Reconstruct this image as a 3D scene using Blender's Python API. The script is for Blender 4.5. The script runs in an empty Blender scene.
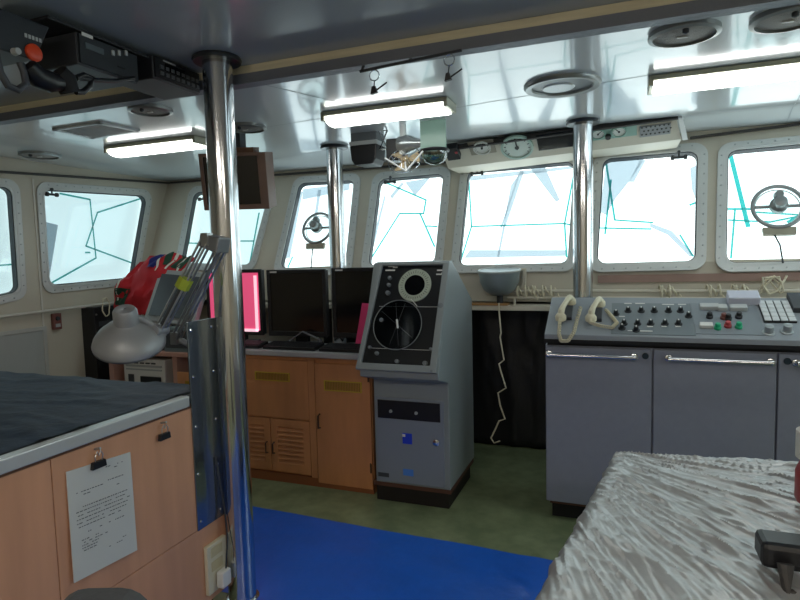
import bpy, math, random
from mathutils import Vector, Matrix, noise
from mathutils.geometry import tessellate_polygon
random.seed(7)
S = bpy.context.scene
COL = S.collection
V = Vector
# ------------------------------------------------------------------ camera
F = 577.0
CAM = V((0, 0, 1.5))
def _basis():
    d = V((183, 7400, F)).normalized(); up = -d
    a = (622 - 400) / F
    b = -(a*up.x + up.z) / up.y
    Y = V((a, b, 1)).normalized(); X = Y.cross(up)
    return X, Y, up
BX, BY, BZ = _basis()
cd = bpy.data.cameras.new('camera'); cam = bpy.data.objects.new('camera', cd); COL.objects.link(cam)
R = (BX.x, BY.x, BZ.x); D = (BX.y, BY.y, BZ.y); FW = (BX.z, BY.z, BZ.z)
cam.matrix_world = Matrix(((R[0], -D[0], -FW[0], 0), (R[1], -D[1], -FW[1], 0), (R[2], -D[2], -FW[2], 1.5), (0, 0, 0, 1)))
cd.sensor_width = 36; cd.lens = 36*F/800; cd.clip_start = .02; cd.clip_end = 100
S.camera = cam

def ray(px, py):
    v = V(((px-400)/F, (py-300)/F, 1)); return V((v.dot(BX), v.dot(BY), v.dot(BZ)))
def at(px, py, x=None, y=None, z=None):
    r = ray(px, py)
    t = (x-CAM.x)/r.x if x is not None else (y-CAM.y)/r.y if y is not None else (z-CAM.z)/r.z
    return CAM + r*t
def hit(px, py, o, n):
    r = ray(px, py); return CAM + r*((o-CAM).dot(n)/r.dot(n))

# ------------------------------------------------------------------ materials
def lin(c):
    c = c.lstrip('#'); c = [int(c[i:i+2], 16)/255 for i in (0, 2, 4)]
    return [x/12.92 if x <= .04045 else ((x+.055)/1.055)**2.4 for x in c] + [1]
MATS = {}
def mat(name, col='#808080', rough=.5, metal=0., bump=0., bscale=40., var=0., vscale=8., stretch=(1, 1, 1), col2=None, spec=.5, coat=0.):
    if name in MATS: return MATS[name]
    m = bpy.data.materials.new(name); m.use_nodes = True; nt = m.node_tree; N = nt.nodes; L = nt.links
    p = N['Principled BSDF']
    p.inputs['Base Color'].default_value = lin(col); p.inputs['Roughness'].default_value = rough
    p.inputs['Metallic'].default_value = metal; p.inputs['Specular IOR Level'].default_value = spec
    p.inputs['Coat Weight'].default_value = coat
    tc = N.new('ShaderNodeTexCoord'); mp = N.new('ShaderNodeMapping'); mp.inputs['Scale'].default_value = stretch
    L.new(tc.outputs['Object'], mp.inputs['Vector'])
    if var or col2:
        nz = N.new('ShaderNodeTexNoise'); nz.inputs['Scale'].default_value = vscale; nz.inputs['Detail'].default_value = 6
        L.new(mp.outputs['Vector'], nz.inputs['Vector'])
        rp = N.new('ShaderNodeValToRGB'); L.new(nz.outputs['Fac'], rp.inputs['Fac'])
        c = lin(col); k = lin(col2) if col2 else [x*(1-var) for x in c[:3]] + [1]
        rp.color_ramp.elements[0].position = .35; rp.color_ramp.elements[1].position = .68
        rp.color_ramp.elements[0].color = k; rp.color_ramp.elements[1].color = c
        L.new(rp.outputs['Color'], p.inputs['Base Color'])
    if bump:
        nb = N.new('ShaderNodeTexNoise'); nb.inputs['Scale'].default_value = bscale; nb.inputs['Detail'].default_value = 5
        L.new(mp.outputs['Vector'], nb.inputs['Vector'])
        b = N.new('ShaderNodeBump'); b.inputs['Strength'].default_value = bump; b.inputs['Distance'].default_value = .01
        L.new(nb.outputs['Fac'], b.inputs['Height']); L.new(b.outputs['Normal'], p.inputs['Normal'])
    MATS[name] = m; return m
def emis(name, col, st, glossy=False):
    if name in MATS: return MATS[name]
    m = bpy.data.materials.new(name); m.use_nodes = True; nt = m.node_tree; p = nt.nodes['Principled BSDF']
    p.inputs['Base Color'].default_value = lin(col); p.inputs['Emission Color'].default_value = lin(col)
    p.inputs['Emission Strength'].default_value = st; p.inputs['Roughness'].default_value = .5
    MATS[name] = m; return m
def translucent(name, col, diff=.25, alpha=1.):
    if name in MATS: return MATS[name]
    m = bpy.data.materials.new(name); m.use_nodes = True; nt = m.node_tree; N = nt.nodes; L = nt.links
    N.remove(N['Principled BSDF']); o = N['Material Output']
    t = N.new('ShaderNodeBsdfTranslucent'); t.inputs['Color'].default_value = lin(col)
    d = N.new('ShaderNodeBsdfDiffuse'); d.inputs['Color'].default_value = lin(col)
    mx = N.new('ShaderNodeMixShader'); mx.inputs[0].default_value = diff
    L.new(t.outputs[0], mx.inputs[1]); L.new(d.outputs[0], mx.inputs[2]); L.new(mx.outputs[0], o.inputs['Surface'])
    MATS[name] = m; return m
def clear(name, tint='#ffffff', gl=.06, rough=.02):
    if name in MATS: return MATS[name]
    m = bpy.data.materials.new(name); m.use_nodes = True; nt = m.node_tree; N = nt.nodes; L = nt.links
    N.remove(N['Principled BSDF']); o = N['Material Output']
    t = N.new('ShaderNodeBsdfTransparent'); t.inputs['Color'].default_value = lin(tint)
    g = N.new('ShaderNodeBsdfGlossy'); g.inputs['Roughness'].default_value = rough
    mx = N.new('ShaderNodeMixShader'); mx.inputs[0].default_value = gl
    L.new(t.outputs[0], mx.inputs[1]); L.new(g.outputs[0], mx.inputs[2]); L.new(mx.outputs[0], o.inputs['Surface'])
    MATS[name] = m; return m

WALL = mat('cream_paint', '#c9c2b2', .55, bump=.05, bscale=60, var=.05, vscale=3)
CEILW = mat('gloss_white_panel', '#dbe2e6', .17, bump=.02, bscale=3, spec=.8, coat=.35)
CEILN = mat('gloss_grey_panel', '#aab2ba', .2, bump=.02, bscale=6, spec=.6, coat=.2)
FLOOR = mat('green_lino', '#8a9370', .36, var=.3, vscale=9, bump=.05, bscale=90, col2='#6e7a5a')
STEEL = mat('stainless', '#cfd2d6', .13, 1., bump=.03, bscale=9, stretch=(14, 14, .35))
CHROME = mat('chrome', '#d8dade', .12, 1.)
ALU = mat('brushed_aluminium', '#b4b7b8', .35, .9)
WINMETAL = mat('window_frame_metal', '#cfd1cf', .4, .1, bump=.05, bscale=80)
BLACK = mat('black_plastic', '#15161a', .42)
BLACKM = mat('black_matte', '#101114', .8)
SCREEN = mat('dark_screen', '#08080b', .12, spec=.6)
DGREY = mat('dark_grey_plastic', '#3a3d42', .5)
GREY = mat('grey_paint', '#8d939c', .45, bump=.03, bscale=120)
LGREY = mat('light_grey_plastic', '#a9adae', .5)
WHITE = mat('white_plastic', '#dcdcd8', .45)
CREAM = mat('cream_plastic', '#d6cfb4', .5)
WOODF = mat('beech_laminate', '#d69f7c', .42, var=.14, vscale=3, stretch=(4, 4, .5), bump=.02, bscale=50)
WOODC = mat('orange_teak_laminate', '#d09060', .4, var=.16, vscale=4, stretch=(3, 3, .6), bump=.02, bscale=50)
WOODD = mat('brown_wood', '#6d4a33', .5, var=.25, vscale=6, stretch=(6, 1, 6))
WOODL = mat('trim_wood', '#d9cfb0', .6, var=.2, vscale=5, stretch=(.6, 8, 8))
PINKW = mat('pinkish_wood', '#b98d7e', .55, var=.12, vscale=5)
CONS = mat('console_grey_paint', '#888d9b', .5, bump=.05, bscale=200, var=.05, vscale=30)
RADARG = mat('radar_grey_paint', '#8a9294', .4, bump=.02, bscale=120)
COUNTG = mat('counter_grey', '#a9a9ab', .3)
NAVY = mat('navy_cloth', '#21334a', .6, bump=.35, bscale=24, var=.4, vscale=14)
TARP = mat('blue_tarp', '#1f66d6', .3, bump=.2, bscale=22, var=.12, vscale=5)
SILVER = mat('silver_sheet', '#b8b9b9', .28, .3, bump=.16, bscale=34, stretch=(1.2, .9, 1))
PAPER = mat('paper_white', '#c9cbc8', .8)
INK = mat('ink_grey', '#5b5f64', .8)
BRASS = mat('brass_slats', '#a8852c', .45, .5)
TEAL = translucent('teal_tape', '#2f9c99', .2)
FOLD = translucent('sheet_fold', '#a3aeb6', .2)
GLASS = clear('window_glass', '#f4fbfb', .05)
ACRYL = clear('clear_acrylic', '#cfe3dc', .12, .1)
GREENP = mat('green_grey_panel', '#83a89c', .4)
RED = mat('red_cloth', '#c2202c', .7, bump=.2, bscale=30)
GREENC = mat('green_cloth', '#123f2c', .7)
BLUEC = mat('blue_cloth', '#1c2470', .7)
WHITEC = mat('white_cloth', '#d9d6cc', .8)
MIRRORP = mat('dark_gloss_panel', '#98a1a8', .12, .9, bump=.2, bscale=7)
RUBBER = mat('dark_gasket', '#3c3f42', .6)
MAGENTA = mat('magenta_sheet', '#e0407c', .5)
ORANGE = mat('orange_plastic', '#d8441c', .45)
BLUES = mat('blue_sticker', '#1f3fd0', .5)
GREENB = mat('green_button', '#17a878', .4)
REDB = mat('red_button', '#b04046', .4)
LIME = mat('lime_tag', '#a9b83a', .5)
REDBR = mat('red_brown_plastic', '#7a4a44', .5)
ROPE = mat('rope_cream', '#d8d0b8', .8)
LAMPG = mat('lamp_grey', '#9a9da0', .4, .2)

# ------------------------------------------------------------------ mesh builder
ORG = {}
class MB:
    def __init__(s): s.v = []; s.f = []; s.m = Matrix.Identity(4)
    def add(s, vs, fs):
        b = len(s.v); s.v += [s.m @ V(p) for p in vs]; s.f += [tuple(i+b for i in f) for f in fs]; return s
    def box(s, lo, hi):
        x0, y0, z0 = lo; x1, y1, z1 = hi
        return s.add([(x0,y0,z0),(x1,y0,z0),(x1,y1,z0),(x0,y1,z0),(x0,y0,z1),(x1,y0,z1),(x1,y1,z1),(x0,y1,z1)],
              [(3,2,1,0),(4,5,6,7),(0,1,5,4),(1,2,6,5),(2,3,7,6),(3,0,4,7)])
    def cbox(s, c, d): 
        return s.box([c[i]-d[i]/2 for i in range(3)], [c[i]+d[i]/2 for i in range(3)])
    def hexa(s, a, b):   # two quads (4 points each), a = near face, b = far face
        return s.add(list(a)+list(b), [(0,1,2,3),(7,6,5,4),(0,4,5,1),(1,5,6,2),(2,6,7,3),(3,7,4,0)])
    def prism(s, poly, d):   # poly: 3D points, extruded by d
        n = len(poly); d = V(d); p = [V(q) for q in poly]
        tris = tessellate_polygon([p])
        fs = [tuple(t) for t in tris] + [tuple(i+n for i in reversed(t)) for t in tris]
        fs += [(i, (i+1) % n, (i+1) % n+n, i+n) for i in range(n)]
        return s.add(p+[q+d for q in p], fs)
    def holed(s, outer, holes, o, u, v, d):   # planar polygon with holes in (u,v) coordinates, extruded by d
        P3 = lambda q: o+u*q[0]+v*q[1]
        loops = [[P3(q) for q in outer]]+[[P3(q) for q in h] for h in holes]
        tris = tessellate_polygon(loops); flat = [p for l in loops for p in l]; n = len(flat); d = V(d)
        fs = [tuple(t) for t in tris]+[tuple(i+n for i in reversed(t)) for t in tris]
        b = 0
        for l in loops:
            k = len(l); fs += [(b+i, b+(i+1) % k, b+(i+1) % k+n, b+i+n) for i in range(k)]; b += k
        return s.add(flat+[p+d for p in flat], fs)
    def lathe(s, prof, o, ax, n=32, cap=True):   # prof: (r, h) along axis
        o = V(o); ax = V(ax).normalized(); q = ax.to_track_quat('Z', 'Y').to_matrix()
        e1, e2 = q.col[0], q.col[1]; vs = []; fs = []
        for r, h in prof:
            for k in range(n):
                t = 2*math.pi*k/n; vs.append(o+ax*h+(e1*math.cos(t)+e2*math.sin(t))*max(r, 1e-5))
        for i in range(len(prof)-1):
            for k in range(n):
                fs.append((i*n+k, i*n+(k+1) % n, (i+1)*n+(k+1) % n, (i+1)*n+k))
        if cap: fs.append(tuple(range(n-1, -1, -1))); j = (len(prof)-1)*n; fs.append(tuple(range(j, j+n)))
        return s.add(vs, fs)
    def cyl(s, a, b, r, n=20, r2=None):
        a = V(a); b = V(b); return s.lathe([(r, 0), (r if r2 is None else r2, (b-a).length)], a, b-a, n)
    def torus(s, o, ax, Rr, r, n=40, k=10):
        return s.lathe([(Rr+r*math.cos(2*math.pi*i/k), r*math.sin(2*math.pi*i/k)) for i in range(k+1)], o, ax, n, cap=False)
    def tube(s, pts, r, n=8, closed=False):
        P = [V(p) for p in pts]; m = len(P); vs = []; fs = []; up = None
        for i in range(m):
            if closed: t = P[(i+1) % m]-P[i-1]
            else: t = P[min(i+1, m-1)]-P[max(i-1, 0)]
            t.normalize()
            if up is None: up = t.orthogonal().normalized()
            up = (up-t*up.dot(t)).normalized(); w = t.cross(up)
            rr = r[i] if isinstance(r, (list, tuple)) else r
            vs += [P[i]+(up*math.cos(2*math.pi*k/n)+w*math.sin(2*math.pi*k/n))*rr for k in range(n)]
        for i in range(m if closed else m-1):
            j = (i+1) % m
            fs += [(i*n+k, i*n+(k+1) % n, j*n+(k+1) % n, j*n+k) for k in range(n)]
        if not closed: fs += [tuple(range(n-1, -1, -1)), tuple(range((m-1)*n, m*n))]
        return s.add(vs, fs)
    def grid(s, fn, nu, nv):
        vs = [fn(i/nu, j/nv) for j in range(nv+1) for i in range(nu+1)]
        fs = [(j*(nu+1)+i, j*(nu+1)+i+1, (j+1)*(nu+1)+i+1, (j+1)*(nu+1)+i) for j in range(nv) for i in range(nu)]
        return s.add(vs, fs)
    def build(s, name, m, parent=None, smooth=False, bevel=0., seg=2, solid=0., fix=True):
        me = bpy.data.meshes.new(name)
        if parent is not None: org = ORG[parent]
        elif s.v:
            lo = [min(p[i] for p in s.v) for i in range(3)]; hi = [max(p[i] for p in s.v) for i in range(3)]
            org = V(((lo[0]+hi[0])/2, (lo[1]+hi[1])/2, lo[2]))
        me.from_pydata([p-org for p in s.v], [], s.f); me.update()
        if fix:
            import bmesh
            bm = bmesh.new(); bm.from_mesh(me); bmesh.ops.recalc_face_normals(bm, faces=bm.faces); bm.to_mesh(me); bm.free()
        o = bpy.data.objects.new(name, me); COL.objects.link(o); me.materials.append(m)
        ORG[o] = org
        if parent is not None: o.parent = parent
        else: o.location = org
        if smooth:
            for p in me.polygons: p.use_smooth = True
            me.set_sharp_from_angle(angle=math.radians(40))
        if solid:
            md = o.modifiers.new('solid', 'SOLIDIFY'); md.thickness = solid; md.offset = 0
        if bevel:
            md = o.modifiers.new('bevel', 'BEVEL'); md.width = bevel; md.segments = seg; md.limit_method = 'ANGLE'; md.angle_limit = math.radians(35)
        return o
def tag(o, label, cat, group=None, kind=None):
    o['label'] = label; o['category'] = cat
    if group: o['group'] = group
    if kind: o['kind'] = kind
    return o
def thing(name, loc, label, cat, group=None, kind=None):
    o = bpy.data.objects.new(name, None); COL.objects.link(o); o.location = loc; ORG[o] = V(loc); o.empty_display_size = .05
    return tag(o, label, cat, group, kind)
def struct(o, label=None):
    o['kind'] = 'structure'
    if label: o['label'] = label
    return o
def rrect(pts, r, n=5):    # rounded polygon from 2D corners
    out = []; k = len(pts)
    for i in range(k):
        p = V(pts[i]).to_2d(); a = (V(pts[i-1]).to_2d()-p); b = (V(pts[(i+1) % k]).to_2d()-p)
        a.normalize(); b.normalize(); ang = math.acos(max(-1, min(1, a.dot(b)))); dd = r/math.tan(ang/2)
        c = p+(a+b).normalized()*(r/math.sin(ang/2)); s0 = p+a*dd-c; s1 = p+b*dd-c
        t0 = math.atan2(s0.y, s0.x); t1 = math.atan2(s1.y, s1.x); dt = (t1-t0+math.pi) % (2*math.pi)-math.pi
        out += [(c.x+r*math.cos(t0+dt*j/n), c.y+r*math.sin(t0+dt*j/n)) for j in range(n+1)]
    return out
def offs(pts, d):      # offset a 2D polygon outward by d (counter-clockwise or not)
    k = len(pts); P = [V(p).to_2d() for p in pts]
    area = sum(P[i].x*P[(i+1) % k].y-P[(i+1) % k].x*P[i].y for i in range(k)); sg = 1 if area > 0 else -1; out = []
    for i in range(k):
        a = (P[i]-P[i-1]).normalized(); b = (P[(i+1) % k]-P[i]).normalized()
        na = V((a.y, -a.x))*sg; nb = V((b.y, -b.x))*sg; m = na+nb
        out.append(tuple(P[i]+m*(d*2/max(m.length_squared, .2)) if False else P[i]+m.normalized()*(d/max(.3, m.normalized().dot(na)))))
    return out

# ------------------------------------------------------------------ room dimensions
XL, XR, YB, ZN, ZF = -4.08, 2.7, -1.9, 2.33, 2.26
YE = 2.165                                       # edge of the near ceiling
def zc(x, y):                                   # forward ceiling height: deck camber and rise towards the instrument fascia
    t = max(0, min(1, (y-3.7)/.2)); k = max(0, min(1, (x+1.2)/.8)); return ZF+.028*t*k
def atc(px, py, dz=0):
    z = ZF
    for _ in range(12):
        p = at(px, py, z=z); z = zc(p.x, p.y)-dz
    return at(px, py, z=z)

struct(MB().box((XL-.1, YB-.1, -.06), (XR+.1, 4.7, 0)).build('floor', FLOOR), 'worn green lino floor')
struct(MB().box((XL-.1, YB-.1, ZN), (XR+.1, YE, ZN+.05)).build('ceiling', CEILN), 'grey glossy ceiling of the rear part of the room')
m = MB(); m.grid(lambda u, v: (XL-.1+u*(XR-XL+.2), YE+v*(4.75-YE), zc(XL-.1+u*(XR-XL+.2), YE+v*(4.75-YE))), 60, 40)
struct(m.build('ceiling', CEILW, smooth=True, fix=False), 'white glossy ceiling panels over the windows')
# seams between ceiling panels
m = MB()
for a, b in (((0, 135), (110, 152)), ((110, 152), (330, 117)),((455, 108), (650, 75)), ((245, 80), (370, 110)), ((255, 162), (330, 150)), ((800, 95), (778, 143))):
    p, q = atc(*a, .001), atc(*b, .001); dd = (q-p).normalized(); s_ = V((dd.y, -dd.x, 0))*.003
    k = 12
    for i in range(k):
        c = [p.lerp(q, i/k), p.lerp(q, (i+1)/k)]
        for w in c: w.z = zc(w.x, w.y)-.0012
        m.add([c[0]-s_, c[0]+s_, c[1]+s_, c[1]-s_], [(0, 1, 2, 3)])
struct(m.build('trim_1', mat('seam_grey', '#7c858a', .5)), 'thin grey joints between the ceiling panels')
struct(MB().box((XL, YE-.012, ZF+.033), (XR, YE+.03, ZN-.001)).build('trim_2', WOODL), 'wooden strip along the ceiling step')
m = MB(); m.box((XL, YE-.016, ZF-.012), (XR, YE+.03, ZF+.035)); m.box((XL, YE-.03, ZF-.012), (XR, YE-.016, ZF-.006))
struct(m.build('trim_3', mat('grey_trim_metal', '#737780', .5, .3, bump=.3, bscale=40)), 'rough grey metal edge under the wooden strip')

# front wall: vertical to z = 1.4, leaning outward above
FO = V((0, 4.12, 1.408)); FU = V((1, 0, 0)); FV = V((0, .4, 1)).normalized(); FN = FU.cross(FV)   # FN points towards the camera (-y)
if FN.y > 0: FN = -FN
def fuv(px, py):
    p = hit(px, py, FO, FN)-FO; return (p.dot(FU), p.dot(FV))
LO = V((XL, 0, 0)); LU = V((0, 1, 0)); LV = V((0, 0, 1)); LN = V((1, 0, 0))
def luv(px, py):
    p = hit(px, py, LO, LN)-LO; return (p.y, p.z)
SHEET = {}
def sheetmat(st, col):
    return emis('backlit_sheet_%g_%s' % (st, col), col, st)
NW = [0]
def window(quad, o, u, v, n, st, tapes, folds, name, slabel, latch=None, wl=None, hc='#eef6fa', bolts=True, cut=None):
    """quad: TL, TR, BR, BL of the visible glass in (u, v)"""
    NW[0] += 1
    q = rrect(quad, .055); P3 = lambda p, d=0: o+u*p[0]+v*p[1]+n*d
    W = MB().holed(rrect(offs(quad, .065), .09), [rrect(offs(quad, .022), .07)], o+n*.0, u, v, n*.016)
    w = struct(W.build('window_%d' % NW[0], WINMETAL, bevel=.004), wl)
    MB().holed(rrect(offs(quad, .022), .07), [rrect(offs(quad, .006), .06)], o-n*.035, u, v, n*.05).build('inner_frame', WINMETAL, w)
    MB().holed(rrect(offs(quad, .006), .06), [q], o-n*.04, u, v, n*.046).build('gasket', RUBBER, w)
    MB().holed(rrect(offs(quad, .004), .06), [], o-n*.03, u, v, n*.006).build('glass', GLASS, w)
    if bolts:
        b = MB(); ring = offs(quad, .043)
        for i in range(4):
            a, c = V(ring[i]), V(ring[(i+1) % 4]); k = int((c-a).length/.07)
            for j in range(1, k):
                p = a.lerp(c, j/k); b.lathe([(.006, 0), (.005, .004)], P3(p, .016), n, 8)
        b.build('frame_bolt', ALU, w)
    if latch:
        p = hit(latch[0], latch[1], o+n*.02, n); l = MB()
        l.cyl(p+u*-.035, p+u*.035, .009, 10); l.lathe([(.006, -.012), (.017, -.008), (.017, .008), (.006, .012)], p-u*.04, u, 12)
        l.lathe([(.006, -.012), (.016, -.008), (.016, .008), (.006, .012)], p+u*.04, u, 12)
        l.cyl(p, p+v*.04, .006, 8); l.cyl(p+v*.04-n*.02, p+v*.04+n*.01, .01, 10)
        l.build('latch', RUBBER, w, smooth=True)
    # protective sheet outside the glass, with tape
    big = offs(quad, .05); c0, c1, c2, c3 = [V((a[0], a[1], 0)) for a in big]
    sd = NW[0]*13.7
    def fn(a, b):
        p = c0.lerp(c1, a).lerp(c3.lerp(c2, a), b); d = -.085+.012*noise.noise(V((p.x*4+sd, p.y*4, 0)))
        return o+u*p.x+v*p.y+n*d
    sh = tag(MB().grid(fn, 14, 12).build('protective_sheet', sheetmat(st, hc), smooth=True), slabel, 'plastic sheet', 'white sheets covering the windows')
    for pts, wd in tapes:
        wd = max(wd*1.25, .0125); t = MB(); P = [hit(a[0], a[1], o-n*.066, n) for a in pts]
        for a, c in zip(P, P[1:]):
            dd = (c-a).normalized(); s_ = dd.cross(n)*wd/2; e = dd*wd*.3
            t.add([a-s_-e, a+s_-e, c+s_+e, c-s_+e], [(0, 1, 2, 3)])
        t.build('tape', TEAL, sh)
    for pts in folds:
        t = MB(); P = [hit(a[0], a[1], o-n*.069, n) for a in pts]; t.add(P, [tuple(range(len(P)))]); t.build('fold', FOLD, sh)
    return [(rrect(offs(quad, .03), .07), quad)]
T = .008
front = [
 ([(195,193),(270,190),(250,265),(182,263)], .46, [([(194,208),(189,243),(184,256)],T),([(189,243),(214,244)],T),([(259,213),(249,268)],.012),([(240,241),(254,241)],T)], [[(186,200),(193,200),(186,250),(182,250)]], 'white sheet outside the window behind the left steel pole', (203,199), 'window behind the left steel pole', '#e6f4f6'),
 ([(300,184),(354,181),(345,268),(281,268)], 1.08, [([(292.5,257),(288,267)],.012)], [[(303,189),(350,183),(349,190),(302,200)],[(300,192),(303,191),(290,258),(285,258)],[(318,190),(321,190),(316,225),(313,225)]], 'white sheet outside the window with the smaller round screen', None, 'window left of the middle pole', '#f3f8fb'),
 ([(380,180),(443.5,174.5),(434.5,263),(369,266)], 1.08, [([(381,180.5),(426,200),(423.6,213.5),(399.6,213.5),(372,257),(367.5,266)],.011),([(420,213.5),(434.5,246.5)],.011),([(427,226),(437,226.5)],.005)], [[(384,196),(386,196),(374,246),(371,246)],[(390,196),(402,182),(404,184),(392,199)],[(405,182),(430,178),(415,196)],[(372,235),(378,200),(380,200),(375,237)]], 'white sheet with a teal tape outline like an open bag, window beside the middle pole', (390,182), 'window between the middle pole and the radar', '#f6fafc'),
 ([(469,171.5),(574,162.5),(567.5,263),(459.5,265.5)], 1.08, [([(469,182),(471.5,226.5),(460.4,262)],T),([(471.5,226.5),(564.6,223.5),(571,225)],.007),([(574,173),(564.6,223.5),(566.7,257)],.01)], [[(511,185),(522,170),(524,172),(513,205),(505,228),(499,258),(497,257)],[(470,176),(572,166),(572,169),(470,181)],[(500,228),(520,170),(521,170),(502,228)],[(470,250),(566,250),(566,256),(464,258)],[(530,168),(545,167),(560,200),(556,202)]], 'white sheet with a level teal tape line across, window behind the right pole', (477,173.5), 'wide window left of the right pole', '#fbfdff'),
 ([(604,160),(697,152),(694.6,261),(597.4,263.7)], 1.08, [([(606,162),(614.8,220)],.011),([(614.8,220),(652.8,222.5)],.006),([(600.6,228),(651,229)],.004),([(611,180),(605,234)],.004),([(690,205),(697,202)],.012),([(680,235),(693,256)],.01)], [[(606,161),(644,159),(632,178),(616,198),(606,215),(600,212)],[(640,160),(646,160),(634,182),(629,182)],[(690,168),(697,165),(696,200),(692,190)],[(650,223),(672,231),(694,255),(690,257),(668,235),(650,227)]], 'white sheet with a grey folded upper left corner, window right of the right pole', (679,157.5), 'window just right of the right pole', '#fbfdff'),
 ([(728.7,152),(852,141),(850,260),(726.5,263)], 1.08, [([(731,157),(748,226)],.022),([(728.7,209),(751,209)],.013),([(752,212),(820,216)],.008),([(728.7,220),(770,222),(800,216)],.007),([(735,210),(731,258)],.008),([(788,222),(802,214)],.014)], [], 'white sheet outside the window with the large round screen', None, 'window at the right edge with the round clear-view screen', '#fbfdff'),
]
holesF = []
for qd, st, tp, fo, sl, la, wl, hc in front:
    quad = [fuv(*p) for p in qd]
    holesF += window(quad, FO, FU, FV, FN, st, tp, fo, '', sl, la, wl, hc)
# one more window further to starboard (outside the frame)
a = fuv(728.7, 152); quad = [(1.75, a[1]), (2.55, a[1]), (2.55, .03), (1.75, .03)]
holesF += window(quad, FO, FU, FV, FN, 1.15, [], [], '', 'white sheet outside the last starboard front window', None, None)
def wall_panels(holes, u0, u1, v0, v1, o, u, v, d):
    hs = sorted(holes, key=lambda h: h[1][0][0]+h[1][1][0]); sp = [((u0, v0), (u0, v1))]
    for (_, A), (_, B) in zip(hs, hs[1:]):
        tu, tv = (A[1][0]+B[0][0])/2, (A[1][1]+B[0][1])/2; bu, bv = (A[2][0]+B[3][0])/2, (A[2][1]+B[3][1])/2; k = (tu-bu)/(tv-bv)
        sp.append(((bu+(v0-bv)*k, v0), (bu+(v1-bv)*k, v1)))
    sp.append(((u1, v0), (u1, v1))); m = MB()
    for (h, _), l, r_ in zip(hs, sp, sp[1:]): m.holed([l[0], r_[0], r_[1], l[1]], [h], o, u, v, d)
    return m
m = wall_panels(holesF, XL-.1, XR+.1, 0, 1.1, FO, FU, FV, -FN*.07)
m.box((XL-.1, 4.12, 1.1), (XR+.1, 4.19, 1.41)); m.box((XL-.1, 4.42, -.05), (XR+.1, 4.49, 1.15)); m.box((XL-.1, 4.12, 1.1), (XR+.1, 4.49, 1.15))
struct(m.build('wall_front', WALL), 'cream front bulkhead leaning outward')
holesL = []
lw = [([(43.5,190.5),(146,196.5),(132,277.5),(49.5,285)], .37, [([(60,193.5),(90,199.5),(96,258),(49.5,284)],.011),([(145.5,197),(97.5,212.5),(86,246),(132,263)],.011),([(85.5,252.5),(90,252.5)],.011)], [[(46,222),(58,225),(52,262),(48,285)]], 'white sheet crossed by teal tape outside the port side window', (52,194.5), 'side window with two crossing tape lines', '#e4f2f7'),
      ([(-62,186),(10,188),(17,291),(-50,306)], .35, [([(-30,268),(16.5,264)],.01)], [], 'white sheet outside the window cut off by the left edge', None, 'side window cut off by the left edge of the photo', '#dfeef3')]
for qd, st, tp, fo, sl, la, wl, hc in lw:
    holesL += window([luv(*p) for p in qd], LO, LU, LV, LN, st, tp, fo, '', sl, la, wl, hc)
m = wall_panels(holesL, YB-.1, 4.75, 0, 2.5, LO, LU, LV, -LN*.07)
struct(m.build('wall_left', WALL), 'cream port side wall')
# right wall and back wall (outside the frame), two unseen side windows whose sheet glow is raised to fill the room
RO = V((XR, 0, 0)); RU = V((0, 1, 0)); RN = V((-1, 0, 0)); holesR = []
for y0 in (1.6, 3.0):
    holesR += window([(y0, 2.13), (y0+1.05, 2.13), (y0+.85, 1.33), (y0, 1.33)], RO, RU, LV, RN, 2.0, [], [], '', 'white sheet with raised glow outside the unseen %s starboard side window' % ('rear' if y0 < 2 else 'forward'), None, None)
m = wall_panels(holesR, YB-.1, 4.75, 0, 2.5, RO, RU, LV, -RN*.07)
struct(m.build('wall_right', WALL))
struct(MB().box((XL-.1, YB-.1, 0), (XR+.1, YB, ZN)).build('wall_back', WALL))
# trims on the walls
def strip(name, a, b, h, d, m_, label, n=V((0, -1, 0))):
    k = MB(); a = V(a); b = V(b); up = V((0, 0, h/2))
    k.hexa([a-up+n*d, b-up+n*d, b+up+n*d, a+up+n*d], [a-up, b-up, b+up, a+up]); return struct(k.build(name, m_), label)
def fw(px, py): return hit(px, py, FO, FN)
DARKT = mat('dark_trim', '#3b3836', .5)
strip('trim_4', fw(172, 183), fw(446, 162.5), .016, .03, DARKT, 'dark moulding along the top of the front wall, left part')
strip('trim_5', fw(690, 138.5), fw(800, 124.5)+(fw(800, 124.5)-fw(690, 138.5))*.9, .016, .03, DARKT, 'dark moulding along the top of the front wall, right part')
lp = [hit(p[0], p[1], LO, LN) for p in ((0, 172), (172, 183.5))]; ext = (lp[1]-lp[0])
strip('trim_6', lp[0]-ext*1.5, lp[1], .016, .03, DARKT, 'dark moulding along the top of the port side wall', V((1, 0, 0)))
strip('trim_7', at(598, 279, y=4.12), at(598, 279, y=4.12)+V((2.8, 0, .02)), .05, .022, mat('rose_wood', '#a08378', .5, var=.15, vscale=6), 'brownish wooden strip below the front windows')
m = MB(); c = at(0, 317, x=XL+.05); e = at(112, 303, x=XL+.05); e = c+(e-c)*1.75
c = c-(e-c)*.6
m.tube([c, e], .013, 10); 
for i in range(5):
    p = c.lerp(e, (i+.5)/5); m.cyl(p, (XL, p.y, p.z), .008, 8)
tag(m.build('grab_rail', mat('rail_grey', '#c9c4ba', .4, .2), smooth=True), 'long pale grab rail along the port wall below the windows', 'handrail')
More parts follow.
